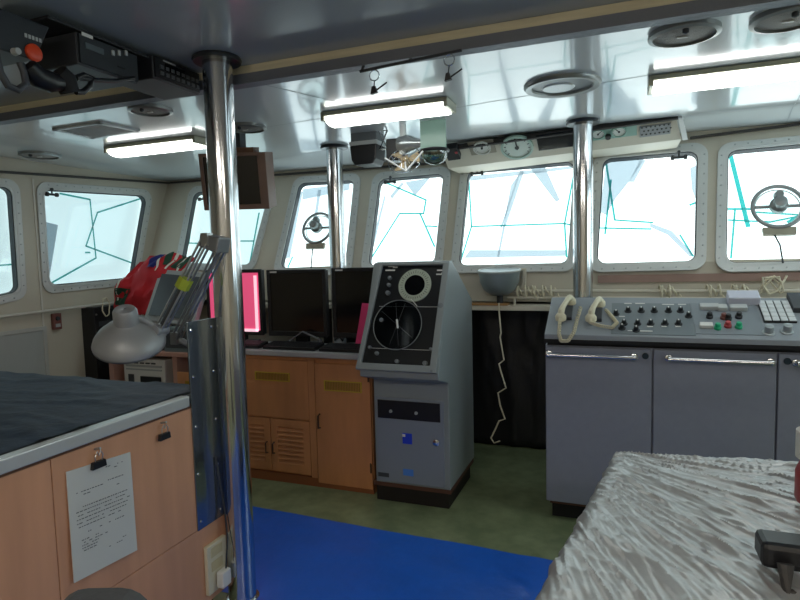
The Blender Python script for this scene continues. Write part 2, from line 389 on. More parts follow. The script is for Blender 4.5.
# vertical joint and recessed door-like panel in the port wall
q = [luv(-70, 335), luv(45, 321), luv(50, 400), luv(-70, 420)]
q = [(1.6, 1.03), (q[1][0], 1.03), (q[1][0], .12), (1.6, .12)]
m = MB().holed(q, [offs(q, -.03)], LO, LU, LV, LN*.014)
d = struct(m.build('door_1', mat('panel_grey', '#b9b9b4', .5), bevel=.004), 'grey framed panel low on the port wall')
MB().holed(offs(q, -.03), [], LO, LU, LV, LN*.006).build('door_panel', mat('panel_grey2', '#aeb2b0', .35, spec=.6), d)
m = MB(); p = luv(36, 240)[0]; m.box((XL, p, 0), (XL+.006, p+.014, 2.13)); struct(m.build('trim_8', mat('joint_light', '#d4d0c6', .5)), 'pale vertical joint strip on the port wall')
p = at(55, 321, x=XL); m = MB(); m.box((XL, p.y-.035, p.z-.065), (XL+.03, p.y+.035, p.z+.06))
sw = tag(m.build('switch_box', REDBR, bevel=.005), 'small reddish brown switch box on the port wall under the rail', 'switch')
MB().lathe([(.018, 0), (.014, .012)], (XL+.03, p.y, p.z+.02), (1, 0, 0), 16).build('knob', DGREY, sw, smooth=True)
MB().box((XL+.03, p.y-.02, p.z-.045), (XL+.032, p.y+.02, p.z-.02)).build('plate', LGREY, sw)
p = [(104, 306), (104, 384)]; a = at(106, 306, x=XL+.14); b = at(106, 388, x=XL+.14)
m = MB(); m.box((XL, a.y-.12, b.z), (XL+.14, a.y+.2, a.z)); eb = tag(m.build('electrical_box', BLACK, bevel=.006), 'tall black electrical box on the port wall behind the grey desk lamp', 'box')
m = MB()
for k in range(4): m.lathe([(.008, 0), (.007, .006)], (XL+.14, a.y-.1 if k % 2 else a.y+.18, a.z-.06-.25*(k//2)), (1, 0, 0), 10)
m.build('screw', ALU, eb)
for z_ in (.12, .24, .36): MB().box((XL+.14, a.y-.08, a.z-z_-.04), (XL+.144, a.y+.16, a.z-z_)).build('breaker', DGREY, eb)
# cream cord hooked on the rail
c = at(106, 307, x=XL+.16); pts = [c+V((0, math.cos(t)*.035+.004*math.sin(5*t), math.sin(t)*.075)) for t in [i*.35 for i in range(30)]]
tag(MB().tube(pts, .005, 6).build('cord_loop', ROPE, smooth=True), 'loop of cream cord hanging at the corner of the black electrical box', 'cord')

# ------------------------------------------------------------------ pillars
def pillar(x, y, r, ztop, label):
    t = thing('pillar', (x, y, 0), label, 'pillar', 'polished steel pillars', 'thing')
    MB().lathe([(r, .0), (r, ztop)], (x, y, 0), (0, 0, 1), 64).build('shaft', STEEL, t, smooth=True)
    MB().lathe([(r, 0), (r+.035, 0), (r+.04, .008), (r+.035, .02), (r, .02)], (x, y, ztop-.02), (0, 0, 1), 48).build('collar', mat('collar_dark', '#4a4d50', .35, .7), t, smooth=True)
    MB().lathe([(r, 0), (r+.012, 0), (r+.012, .006), (r, .012)], (x, y, 0), (0, 0, 1), 48).build('base_ring', STEEL, t, smooth=True)
PX = at(217, 58, z=ZN)
pillar(PX.x, PX.y, .06, ZN, 'thick polished steel pillar beside the end of the chart table')
p = atc(336.5, 147); pillar(p.x, 3.63, .057, zc(p.x, 3.63), 'polished steel pillar rising behind the black monitors')
p = atc(583, 121); pillar(p.x, 3.63, .057, zc(p.x, 3.63), 'polished steel pillar behind the left end of the grey control console')

# ------------------------------------------------------------------ chart table
TX, TY0, TY1, TZ = -1.62, .4, 2.02, .96
def face(px, py, dx=0): return at(px, py, x=TX+dx)
t = thing('chart_table', (-2.3, 1.2, 0), 'beech laminate chart table with a metal edged top', 'table')
m = MB(); m.box((-2.98, TY0+.02, .06), (TX-.02, TY1-.01, TZ-.05)); m.build('carcass', WOODF, t)
m = MB()
for y0, y1 in ((TY0+.02, face(52,480).y-.0015), (face(52,480).y+.0015, TY1-.005)): 
    m.box((TX-.02, y0, face(165,552).z), (TX, y1, TZ-.055)); m.box((TX-.02, y0, .06), (TX, y1, face(165,552).z-.003))
m.build('side_panel', WOODF, t, bevel=.0015)
MB().box((-2.98, TY0, TZ-.04), (TX-.02, 1.95, TZ-.005)).build('top', mat('table_top_grey', '#6a6f72', .5), t)
MB().box((TX-.03, TY0, TZ-.043), (TX+.012, face(187,393).y, TZ)).build('edge_trim', mat('edge_alu', '#cfd1cf', .35, .45, bump=.1, bscale=15), t, bevel=.004)
MB().box((TX-.02, TY0, TZ-.055), (TX-.004, face(187,393).y, TZ-.043)).build('shadow_strip', WOODD, t)  # dark brown strip stands in for the shadow in the recess below the edge
MB().box((-2.93, TY0+.05, 0), (TX-.06, TY1-.05, .06)).build('plinth', WOODD, t)
def cl(u, v):
    x = -2.96+u*(2.96+TX-.032); y = TY0+.01+v*(1.945-TY0)
    z = TZ+.002+.007*max(0, 1-8*abs(noise.noise(V((x*1.5, y*5, 1)))))+.006*max(0, 1-7*abs(noise.noise(V((x*1.6+y*3, y*2-x, 5)))))
    return (x, y, z)
tag(MB().grid(cl, 60, 70).build('cloth', NAVY, smooth=True), 'dark navy cloth spread over the chart table top', 'cloth')
# sheet of paper and clips on the face
pa = tag(MB().add([face(66,472,.004), face(130,452,.004), face(137,550,.012), face(74,583,.012)], [(0,1,2,3)]).build('paper_sheet', PAPER, solid=.003), 'white typed page clipped to the side of the chart table', 'paper')
m = MB()
def q2(u, v):    # u, v in the page
    a = face(66,472,.0075).lerp(face(130,452,.0075), u); b = face(74,583,.0155).lerp(face(137,550,.0155), u); return a.lerp(b, v)
rows = [(.07,.58,.85,.3),(.095,.62,.8,.2),(.22,.12,.5,.8),(.25,.14,.32,.5),(.2,.56,.85,.7),(.27,.56,.8,.5),(.36,.2,.9,.9),(.395,.1,.9,.9),(.43,.12,.92,.95),(.465,.1,.9,.95),(.5,.1,.88,.9),(.535,.12,.75,.9),(.6,.25,.8,.5),(.66,.15,.4,.9),(.685,.18,.55,.9),(.71,.15,.4,.9),(.735,.15,.38,.9),(.76,.17,.34,.8),(.80,.55,.85,.5),(.83,.55,.8,.5)]
for v, u0, u1, dn in rows:
    u = u0
    while u < u1:
        w = random.uniform(.015, .05)
        if random.random() < dn: m.add([q2(u, v-.004), q2(u+w, v-.004), q2(u+w, v+.004), q2(u, v+.004)], [(0,1,2,3)])
        u += w+.012
m.build('lettering', INK, pa)
def clip(px, py, label, lift):
    c = face(px, py, .006); k = MB()
    k.prism([c+V((0, -.028, -.012)), c+V((0, .028, -.012)), c+V((0, .024, .012)), c+V((0, -.024, .012))], (.014, 0, 0))
    o = tag(k.build('binder_clip', BLACK, bevel=.002), label, 'clip')
    w = MB(); 
    for s in (-1, 1): w.tube([c+V((.008, s*.012, .008)), c+V((.012, s*.016, .03)), c+V((.012, s*.006, .045)), c+V((.012, 0, .03))], .0018, 6)
    w.build('wire_handle', ALU, o, smooth=True)
    h = MB().cyl(c+V((-.006, 0, .05)), c+V((.02, 0, .055)), .004, 8); h.build('hook', ALU, o)
clip(97, 464, 'black binder clip holding the typed page', 0)
clip(163, 436, 'black binder clip hanging empty to the right of the typed page', 0)
# dark glossy plate with screws
a, b, c, d = face(186, 322, .004), face(223, 318, .004), face(226, 517, .004), face(196, 533, .004)
y0, y1, z0, z1 = face(190,400).y, PX.y-.035, face(196,532).z, face(187,322).z
pl = tag(MB().box((TX, y0, z0), (TX+.007, y1, z1)).build('steel_plate', MIRRORP, bevel=.0015), 'tall dark glossy plate screwed to the end of the chart table beside the pole', 'plate')
m = MB()
for z_ in [z0+(z1-z0)*k for k in (.04, .27, .5, .74, .96)]:
    for y_ in (y0+.02, y1-.025): m.lathe([(.007, 0), (.005, .004)], (TX+.007, y_, z_), (1, 0, 0), 10)
m.build('screw', CHROME, pl)
# power outlet and adapter
c = at(214, 562, x=TX); o_ = tag(MB().box((TX, c.y-.062, c.z-.115), (TX+.02, c.y+.062, c.z+.095)).build('outlet_box', CREAM, bevel=.004), 'cream power outlet low on the chart table face by the pole', 'outlet')
for k in (-.03, .03): MB().box((TX+.02, c.y-.04, c.z+.03+k-.02), (TX+.023, c.y+.03, c.z+.03+k+.02)).build('socket', mat('cream_dark', '#c4b892', .5), o_)
ad = tag(MB().box((TX+.024, c.y-.02, c.z-.1), (TX+.06, c.y+.035, c.z-.03)).build('power_adapter', WHITE, bevel=.006), 'white adapter plugged into the cream power outlet', 'adapter')
MB().tube([(TX+.045, c.y+.02, c.z-.03), (TX+.05, c.y+.02, c.z+.02), (TX+.045, c.y+.04, c.z+.09), (TX+.03, c.y+.05, c.z+.2), (TX+.012, c.y+.03, c.z+.45)], .0035, 8).build('cable', DGREY, ad, smooth=True)

# desk lamp
el = at(222, 246, y=1.86); bs = at(176, 338, y=1.88); pb = at(195, 340, y=1.93)
t = thing('desk_lamp', (pb.x, pb.y, TZ+.006), 'grey articulated desk lamp with bell shade on the chart table', 'lamp')
m = MB(); m.lathe([(.03, 0), (.03, .02), (.018, .03), (.012, .04), (.012, pb.z-TZ-.006)], (pb.x-.005, pb.y, TZ-.005), (0, 0, 1), 24); m.tube([V((pb.x-.005, pb.y, pb.z-.03)), bs], .012, 10); m.build('base', LAMPG, t, smooth=True)
sh = V((at(128, 340, y=1.7))); jn = at(160, 330, y=1.76)
def bars(a, b, off, name):
    m = MB(); dd = (b-a).normalized(); w = dd.cross(V((0, 1, 0))).normalized()*off
    for s in (-1, 1):
        for e in (-.012, .012):
            m.tube([a+w*s+V((0, e, 0)), b+w*s+V((0, e, 0))], .0045, 8)
    for k in (0, 1): m.cbox(a.lerp(b, k), (.03, .034, .05))
    m.build(name, ALU, t, smooth=True)
bars(bs, el, .013, 'lower_arm')
el2 = el+V((-.03, -.05, .025)); bars(jn, el2, .015, 'upper_arm')
m = MB(); m.prism([el+V((-.055, -.06, .05)), el+V((.035, -.06, .03)), el+V((.02, -.06, -.03)), el+V((-.065, -.06, .0))], (0, .075, 0)); m.build('elbow', mat('elbow_grey', '#85888b', .4, .4), t, bevel=.006)
m = MB(); c = jn.lerp(el2, .52); dd = (el2-jn).normalized(); m.cyl(c-dd*.022, c+dd*.022, .028, 6); m.build('tag', LIME, t)
m = MB(); m.tube([jn.lerp(el2, .03), jn.lerp(el2, .45)], .011, 10); m.build('spring', DGREY, t, smooth=True)
ax = V((.25, -.33, .9)).normalized(); rim = at(129.5, 342, y=1.7)
prof = [(a*.89, b*.89) for a, b in [(.146, -.015), (.148, 0), (.14, .022), (.12, .05), (.09, .075), (.06, .09), (.05, .1), (.047, .155), (.04, .165), (.005, .167)]]
m = MB(); m.lathe(prof, rim, ax, 40, cap=False); shd = m.build('lamp_shade', LAMPG, t, smooth=True, solid=.003)
MB().lathe([(.02, .03), (.035, .02), (.035, -.0), (.02, -.012), (.003, -.014)], rim+ax*.02, ax, 20).build('bulb', WHITE, shd, smooth=True)
m = MB(); a = rim+ax*.125; m.tube([a, a.lerp(jn, .5)+V((0, 0, .012)), jn], .012, 10); m.cyl(jn+V((0, -.03, 0)), jn+V((0, .03, 0)), .022, 14); m.build('head_bracket', LAMPG, t, smooth=True)

# ------------------------------------------------------------------ left corner desk with printer, monitor and flag
DZ = .84
xa, xb = at(107, 352, y=3.25).x, -2.45
t = thing('plotter_desk', ((xa+xb)/2, 3.5, 0), 'pinkish wooden desk with open compartments left of the orange cabinets', 'desk')
MB().box((xa, 3.24, DZ-.03), (xb, 3.85, DZ)).build('top', PINKW, t, bevel=.003)
xs = [xa, at(174, 370, y=3.25).x-.02, xb-.03]
for x in xs: MB().box((x, 3.26, 0), (x+.04, 3.83, DZ-.03)).build('side_panel', PINKW, t)
MB().box((xa+.04, 3.8, 0), (xb, 3.83, DZ-.03)).build('back_panel', WOODD, t)
MB().box((xa+.04, 3.27, .5), (xs[1], 3.8, .53)).build('shelf', PINKW, t)
dr = MB().box((xs[1]+.045, 3.25, .1), (xb-.035, 3.27, .7)).build('drawer_front', WOODC, t, bevel=.003)
MB().box((xs[1]+.12, 3.243, .6), (xs[1]+.24, 3.25, .64)).build('vent', BRASS, dr)
a = at(123, 358, y=3.3); b = at(166, 388, y=3.3)
pr = thing('printer', ((a.x+b.x)/2, 3.5, .53), 'white printer or recorder in the open desk compartment', 'printer')
MB().box((a.x, 3.3, .53), (b.x, 3.72, a.z)).build('body', WHITE, pr, bevel=.008)
m = MB(); m.box((a.x+.03, 3.294, a.z-.06), (b.x-.03, 3.3, a.z-.045)); m.box((a.x+.03, 3.294, a.z-.085), (b.x-.03, 3.3, a.z-.075)); m.build('seam', LGREY, pr)
MB().box((a.x+.17, 3.29, .58), (b.x-.04, 3.3, .64)).build('display', BLACK, pr)
MB().box((a.x+.05, 3.292, .59), (a.x+.1, 3.3, .65)).build('label', DGREY, pr)
m = MB()
for k in range(5): m.box((a.x+.06+.055*k, 3.292, a.z-.035), (a.x+.095+.055*k, 3.3, a.z-.025))
m.build('button', DGREY, pr)
# tilted grey monitor
MY = 3.42
c = [at(px, py, y=yy) for px, py, yy in ((160, 269, 3.5), (208, 273, 3.5), (193, 326, 3.32), (143, 320, 3.32))]
nrm = (c[1]-c[0]).cross(c[3]-c[0]).normalized()
if nrm.y > 0: nrm = -nrm
t = thing('monitor', (c[3].lerp(c[2], .5).x, 3.5, DZ), 'grey monitor tilted back behind the desk lamp under the red flag', 'monitor')
MB().hexa(c, [q-nrm*.05 for q in c]).build('housing', mat('monitor_grey', '#9a9fa0', .45), t, bevel=.008)
cc = sum(c, V())/4; ins = [cc+(q-cc)*.8+nrm*.014 for q in c]
MB().hexa(ins, [q-nrm*.02 for q in ins]).build('screen', mat('grey_screen', '#4a5055', .25), t)
b_ = c[3].lerp(c[2], .5)
m = MB(); m.box((b_.x-.18, 3.3, DZ), (b_.x+.2, 3.62, DZ+.05)); m.hexa([b_+V((-.08,.05,.03)), b_+V((.08,.05,.03)), b_+V((.08,.1,.2)), b_+V((-.08,.1,.2))], [V((b_.x-.08,3.58,DZ+.05)), V((b_.x+.08,3.58,DZ+.05)), V((b_.x+.08,3.62,DZ+.06)), V((b_.x-.08,3.62,DZ+.06))]); m.build('stand', DGREY, t, bevel=.004)
# grey green instrument box on the desk by the plate
a = at(164, 327, y=3.28); b = at(186, 347, y=3.28)
t = thing('instrument_box', ((a.x+b.x)/2, 3.35, DZ), 'small grey green instrument box on the desk beside the dark plate', 'box')
MB().box((a.x, 3.27, DZ), (b.x+.1, 3.45, a.z)).build('case', mat('grey_green', '#6d7f82', .5), t, bevel=.006)
MB().box((a.x+.02, 3.264, DZ+.03), (b.x+.02, 3.27, a.z-.02)).build('front_plate', DGREY, t)
# papers
m = MB()
a = at(135, 343, z=DZ+.002); 
for k in range(4):
    m.m = Matrix.Translation((a.x+.02*k, 3.3+.005*k, DZ+.001+.004*k)) @ Matrix.Rotation(.2*k-.3, 4, 'Z'); m.box((-.14, -.03, 0), (.1, .15, .003))
tag(m.build('papers', WHITE), 'loose white papers on the desk beneath the lamp shade', 'papers')
# flag draped over the monitor
def flagz(u, v):
    # u along the width (left to right), v down the cloth
    tl, tr = at(140, 262, y=3.6), at(196, 258, y=3.62); bl, br = at(114, 312, y=3.55), at(153, 316, y=3.5)
    p = tl.lerp(tr, u).lerp(bl.lerp(br, u), v)
    p.z += .05*math.sin(math.pi*u)*(1-v)
    n = noise.noise(V((u*3, v*3, 2)))*.05+noise.noise(V((u*7+v*3, v*5, 4)))*.035
    return p+V((.25*n, -n-.1*math.sin(math.pi*v), .5*n))
def piece(u0, u1, v0, v1, sk=0, d=.0):
    return MB().grid(lambda a, b: flagz(u0+a*(u1-u0)+sk*b, v0+b*(v1-v0))+V((.3*d, -d, d)), 14, 14)
fl = tag(piece(0, 1, 0, 1).build('flag', RED, smooth=True, solid=.004), 'crumpled red, green, blue and white flag cloth heaped on the grey monitor', 'flag')
for k, (u0, u1, v0, v1, sk, mm, nm) in enumerate([(.32, .5, .02, .26, .12, BLUEC, 'blue_patch'), (.58, .66, .0, .2, .1, GREENC, 'green_stripe'), (.74, .83, .0, .22, .1, GREENC, 'green_stripe'), (.9, .97, 0, .2, .02, GREENC, 'green_stripe'), (.5, .53, 0, .3, .14, WHITEC, 'white_stripe'), (.69, .72, 0, .26, .1, WHITEC, 'white_stripe'), (.85, .88, 0, .25, .1, WHITEC, 'white_stripe'), (.02, .3, .55, .9, .05, GREENC, 'green_patch'), (.0, .03, .3, .8, .1, WHITEC, 'white_stripe')]):
    piece(u0, u1, v0, v1, sk, .007).build(nm, mm, fl, smooth=True)

# ------------------------------------------------------------------ wooden cabinet with counter and monitors
CX0, CX1, CY, CZ = -2.42, -1.452, 3.22, .86
t = thing('cabinet', ((CX0+CX1)/2, 3.5, 0), 'orange teak cabinet with louvred doors beneath the black monitors', 'cabinet')
MB().box((CX0, CY+.02, .0), (CX1, 3.56, CZ)).build('carcass', WOODC, t)
MB().box((CX0, CY+.005, 0), (CX1, CY+.02, .06)).build('plinth', mat('plinth_teak', '#8f5634', .5), t)
def fx(px, py): return at(px, py, y=CY)
xm0, xm1 = fx(309, 400).x, fx(315, 400).x
MB().box((xm0, CY, .06), (xm1, CY+.02, CZ-.02)).build('stile', WOODC, t)
fp = MB().box((CX0, CY, .44), (xm0-.004, CY+.02, .83)).build('flap_door', WOODC, t, bevel=.003)
a, b = fx(255, 371), fx(290, 382)
def vent(a, b, par, nm='vent'):
    m = MB(); z0, z1 = b.z, a.z
    m.holed([(a.x, z0), (b.x, z0), (b.x, z1), (a.x, z1)], [[(a.x+.008, z0+.007), (b.x-.008, z0+.007), (b.x-.008, z1-.007), (a.x+.008, z1-.007)]], V((0, CY-.005, 0)), V((1,0,0)), V((0,0,1)), V((0, .006, 0)))
    v = m.build(nm, mat('brass_yellow', '#c9ad42', .4, .2), par)
    s = MB(); k = 22; w = (b.x-a.x-.016)/k
    for i in range(k): s.hexa([V((a.x+.008+i*w, CY-.003, z0+.007)), V((a.x+.008+i*w+w*.55, CY-.003, z0+.007)), V((a.x+.008+i*w+w*.55, CY-.003, z1-.007)), V((a.x+.008+i*w, CY-.003, z1-.007))], [V((a.x+.008+i*w, CY, z0+.007)), V((a.x+.008+i*w+w*.55, CY, z0+.007)), V((a.x+.008+i*w+w*.55, CY, z1-.007)), V((a.x+.008+i*w, CY, z1-.007))])
    s.build('grille', mat('brass_dark', '#94782a', .5, .1), v)
vent(a, b, fp)
def louvre(x0, x1, z0, z1, hx):
    m = MB(); fr = .05
    m.holed([(x0, z0), (x1, z0), (x1, z1), (x0, z1)], [[(x0+fr, z0+fr), (x1-fr, z0+fr), (x1-fr, z1-fr), (x0+fr, z1-fr)]], V((0, CY, 0)), V((1,0,0)), V((0,0,1)), V((0, .02, 0)))
    d = m.build('louvred_door', WOODC, t, bevel=.002)
    s = MB(); n = 8; h = (z1-z0-2*fr)/n
    for i in range(n):
        zz = z0+fr+i*h; s.hexa([V((x0+fr, CY+.001, zz)), V((x1-fr, CY+.001, zz)), V((x1-fr, CY+.001, zz+.008)), V((x0+fr, CY+.001, zz+.008))], [V((x0+fr, CY+.018, zz+h*.8)), V((x1-fr, CY+.018, zz+h*.8)), V((x1-fr, CY+.018, zz+h*.8+.008)), V((x0+fr, CY+.018, zz+h*.8+.008))])
    s.build('louvre', WOODC, d)
    MB().tube([(hx, CY, .27), (hx, CY-.022, .265), (hx, CY-.022, .2), (hx, CY, .195)], .005, 8).build('handle', mat('bronze', '#5a4433', .4, .6), d, smooth=True)
xmid = fx(271, 440).x
louvre(xmid-.26, xmid-.004, .075, .43, xmid-.03); louvre(xmid+.002, xm0-.004, .075, .43, xmid+.025)
dd = MB().box((xm1+.004, CY, .03), (CX1-.004, CY+.02, .82)).build('door', WOODC, t, bevel=.003)
vent(fx(324, 380), fx(362, 393), dd)
h = fx(320, 421); MB().tube([(h.x, CY, h.z+.045), (h.x, CY-.025, h.z+.04), (h.x, CY-.025, h.z-.04), (h.x, CY, h.z-.045)], .006, 8).build('handle', mat('bronze', '#5a4433'), dd, smooth=True)
for z_ in (.72, .14): MB().cyl((CX1-.012, CY-.004, z_), (CX1-.012, CY-.004, z_+.06), .006, 8).build('hinge', mat('bronze', '#5a4433'), dd)
ct = MB(); ct.box((CX0+.0, CY-.03, CZ), (CX1+.0, 3.565, CZ+.035))
tag(ct.build('countertop', COUNTG, bevel=.006), 'grey laminate countertop with metal lip on the orange cabinet', 'countertop')
CT = CZ+.035
MONY = 3.44
def monitor(x0, x1, z0, z1, label, scr, y=MONY, logo=True, lit=False):
    t = thing('monitor', ((x0+x1)/2, y+.05, CT), label, 'monitor', 'flat monitors on the grey countertop')
    m = MB(); b = .025
    m.holed([(x0, z0), (x1, z0), (x1, z1), (x0, z1)], [[(x0+b, z0+b+.01), (x1-b, z0+b+.01), (x1-b, z1-b), (x0+b, z1-b)]], V((0, y, 0)), V((1,0,0)), V((0,0,1)), V((0, .02, 0)))
    m.box((x0+.006, y+.02, z0+.006), (x1-.006, y+.055, z1-.006)); h = m.build('housing', BLACK, t, bevel=.004)
    MB().box((x0+b, y+.008, z0+b+.01), (x1-b, y+.012, z1-b)).build('screen', scr, t)
    m = MB(); c = (x0+x1)/2; m.box((c-.05, y+.056, CT+.015), (c+.05, y+.09, z0+.15)); m.box((c-.14, y-.04, CT), (c+.14, y+.115, CT+.015)); m.build('stand', BLACK, t, bevel=.004)
    if logo:
        m = MB(); m.box((x0+.03, y-.001, z1-.02), (x0+.085, y+.001, z1-.011)); m.build('logo', WHITE, h)
    return t
def mz(px, py): return at(px, py, y=MONY)
a, b = mz(266, 270), mz(327, 331); monitor(a.x, b.x, CT+.06, a.z, 'black flat monitor, the middle one of three, with a white mark at its upper left', mat('brownish_screen', '#0d0808', .14, spec=.6))
a, b = mz(331, 268), mz(377, 331); monitor(a.x, b.x+.06, CT+.06, a.z, 'black flat monitor partly hidden behind the radar cabinet', SCREEN)
a, b = mz(205, 270), mz(263, 328); t = monitor(a.x, b.x, CT+.06, a.z, 'flat monitor showing a pink screen beside the left steel pole', emis('pink_screen', '#c8486e', .42), logo=False)
m = MB(); x1 = b.x
m.box((x1-.06, MONY-.003, CT+.09), (x1-.04, MONY+.006, a.z-.045)); m.box((a.x+.02, MONY-.003, CT+.085), (x1-.04, MONY+.006, CT+.105)); m.build('screen_border', emis('pale_pink', '#e2b8c6', .5), t)
def keyboard(px0, px1, y0, y1, label):
    x0, x1 = at(px0, 338, y=y0).x, at(px1, 338, y=y0).x
    m = MB(); m.hexa([V((x0, y0, CT)), V((x1, y0, CT)), V((x1, y0, CT+.02)), V((x0, y0, CT+.02))], [V((x0, y1, CT)), V((x1, y1, CT)), V((x1, y1, CT+.035)), V((x0, y1, CT+.035))])
    k = tag(m.build('keyboard', BLACK, bevel=.004), label, 'keyboard', 'black keyboards in front of the monitors')
    s = MB(); nx = int((x1-x0)/.024); ny = 6
    for i in range(nx):
        for j in range(ny):
            y = y0+.012+(y1-y0-.02)*j/ny; z = CT+.02+.015*(y-y0)/(y1-y0)
            s.box((x0+.01+i*.0235, y, z), (x0+.01+i*.0235+.019, y+.016, z+.006))
    s.build('keys', mat('key_dark', '#26282c', .5), k)
keyboard(262, 314, 3.24, 3.38, 'black keyboard in front of the middle monitor'); keyboard(318, 364, 3.235, 3.375, 'black keyboard in front of the monitor half hidden by the radar'); keyboard(236, 258, 3.24, 3.36, 'black keypad in front of the pink screen')
# laminated card leaning over the keyboards, pink sheet
a = at(303, 333, y=3.4); m = MB(); m.hexa([V((a.x-.09, 3.385, CT+.042)), V((a.x, 3.385, CT+.1)), V((a.x, 3.39, CT+.106)), V((a.x-.09, 3.39, CT+.048))], [V((a.x-.09, 3.4, CT+.042)), V((a.x, 3.4, CT+.1)), V((a.x, 3.405, CT+.106)), V((a.x-.09, 3.405, CT+.048))])
m.hexa([V((a.x, 3.385, CT+.1)), V((a.x+.13, 3.385, CT+.05)), V((a.x+.13, 3.39, CT+.056)), V((a.x, 3.39, CT+.106))], [V((a.x, 3.4, CT+.1)), V((a.x+.13, 3.4, CT+.05)), V((a.x+.13, 3.405, CT+.056)), V((a.x, 3.405, CT+.106))])
m.box((a.x-.1, 3.38, CT), (a.x-.08, 3.41, CT+.05)); m.box((a.x+.12, 3.38, CT), (a.x+.14, 3.41, CT+.055))
tag(m.build('tent_card', mat('card_grey', '#6d6f72', .4)), 'thin folded card standing like a tent between the keyboards', 'card')
q = [at(354, 331, y=3.41), at(374, 331, y=3.4), at(374, 304, y=3.41), at(362, 303, y=3.42)]
q[0].z = q[1].z = CT
m = MB(); m.prism(q, (0, .008, 0)); tag(m.build('pink_folder', MAGENTA, bevel=.002), 'bright pink folder leaning against the monitor next to the radar', 'folder')

# ------------------------------------------------------------------ radar console
RX0, RX1 = -1.425, -.925
t = thing('radar_console', ((RX0+RX1)/2, 3.4, 0), 'grey radar console with black sloping display panel on a dark plinth', 'radar')
MB().box((RX0+.02, 3.17, 0), (RX1-.02, 3.68, .1)).build('plinth', mat('plinth_dark', '#1c1714', .6), t)
MB().box((RX0+.01, 3.145, .1), (RX1, 3.7, .125)).build('base_strip', mat('rust_strip', '#5a3a2c', .6), t)
prof = [(3.14, .125), (3.14, .76), (2.95, .815), (2.95, .85), (3.19, 1.452), (3.25, 1.462), (3.72, 1.2), (3.72, .125)]
def R3(x, y, z): return V((x, y, z))
m = MB(); m.prism([R3(RX0+.03, y, z) for y, z in prof], (RX1-RX0-.03, 0, 0)); m.build('body', RADARG, t, bevel=.006)
fo = V((0, 2.95, .85)); fv = (V((0, 3.19, 1.452))-fo).normalized(); fn = V((0, -fv.z, fv.y))
if fn.y > 0: fn = -fn
# bezel
def rf(px, py): 
    p = hit(px, py, fo, fn)-fo; return (p.x, p.dot(fv))
bq = [(RX0+.015, .0), (RX1-.005, .0), (RX1+.012, .645), (RX0+.07, .645)]; iq = [(RX0+.045, .04), (RX1-.045, .04), (RX1-.025, .625), (RX0+.1, .625)]
MB().holed(bq, [iq], fo+fn*.0, V((1,0,0)), fv, fn*.03).build('bezel', RADARG, t, bevel=.005)
pn = MB().holed(iq, [], fo+fn*.0, V((1,0,0)), fv, fn*.012).build('display_panel', mat('radar_black', '#121518', .35), t)
def fpt(u, v, d=.012): return fo+V((u, 0, 0))+fv*v+fn*d
def onp(px, py): u = rf(px, py); return u
u, v = onp(415.5, 286)
bz = MB().lathe([(.062, 0), (.062, .006), (.098, .006), (.1, 0)], fpt(u, v), fn, 48, cap=False).build('bearing_ring', mat('ring_pale', '#a9b3a4', .45), pn, smooth=True)
m = MB()
for k in range(36):
    a = 2*math.pi*k/36; c = fpt(u, v, .0185); e1 = V((1,0,0))*math.cos(a)+fv*math.sin(a); m.tube([c+e1*.072, c+e1*(.092 if k % 3 == 0 else .084)], .0015, 4)
m.build('graduation', BLACK, pn)
MB().lathe([(.0, 0), (.062, .001)], fpt(u, v, .014), fn, 40, cap=False).build('scope', SCREEN, pn)
u, v = onp(399, 326)
MB().torus(fpt(u, v, .03), fn, .145, .0025, 56).build('plotter_ring', mat('ring_mid', '#84898a', .4, .3), pn, smooth=True)
MB().lathe([(.001, .0), (.142, .0), (.142, .004), (.001, .004)], fpt(u, v, .024), fn, 48, cap=False).build('plotter_disc', clear('dark_acrylic', '#b0b6ba', .04, .12), pn, smooth=True)
m = MB()
for a in (1.3, 1.75, 2.5): e1 = V((1,0,0))*math.cos(a)+fv*math.sin(a); c = fpt(u, v, .031); m.tube([c-e1*.12, c+e1*.13], .0007, 4)
m.build('cursor_line', mat('line_grey', '#6b7074', .5), pn)
m = MB(); u1, v1 = onp(414, 304); m.tube([fpt(u1-.01, v1+.02, .03), fpt(u1+.03, v1-.02, .03)], .0025, 6); u1, v1 = onp(399, 326); m.tube([fpt(u1-.006, v1+.03, .03), fpt(u1+.006, v1-.02, .03)], .006, 6); m.build('pointer', WHITE, pn)
for px, py, r in ((391, 279, .012), (390, 286, .012), (389, 294, .014), (383, 321, .014), (442, 307, .018), (378, 354, .012), (398, 362, .012), (426, 364, .014), (432, 350, .01), (371, 348, .01), (433, 372, .008)):
    u, v = onp(px, py); MB().lathe([(r, 0), (r*.85, .018), (r*.3, .02)], fpt(u, v), fn, 14).build('knob', mat('knob_grey', '#7c8286', .4, .3), pn, smooth=True)
m = MB()
for px, py, w in ((441, 271, .02), (441, 275, .025), (444, 274, .012), (392, 267, .02), (396, 268, .015), (391, 271, .03)):
    u, v = onp(px, py); m.hexa([fpt(u-w, v-.004, .013), fpt(u+w, v-.004, .013), fpt(u+w, v+.004, .013), fpt(u-w, v+.004, .013)], [fpt(u-w, v-.004), fpt(u+w, v-.004), fpt(u+w, v+.004), fpt(u-w, v+.004)])
for px0, px1, py in ((372, 434, 348.5), (380, 440, 307)):
    (u0, v), (u1, _) = onp(px0, py), onp(px1, py); m.tube([fpt(u0, v, .013), fpt(u1, v, .013)], .0016, 4)
m.build('lettering', WHITE, pn)
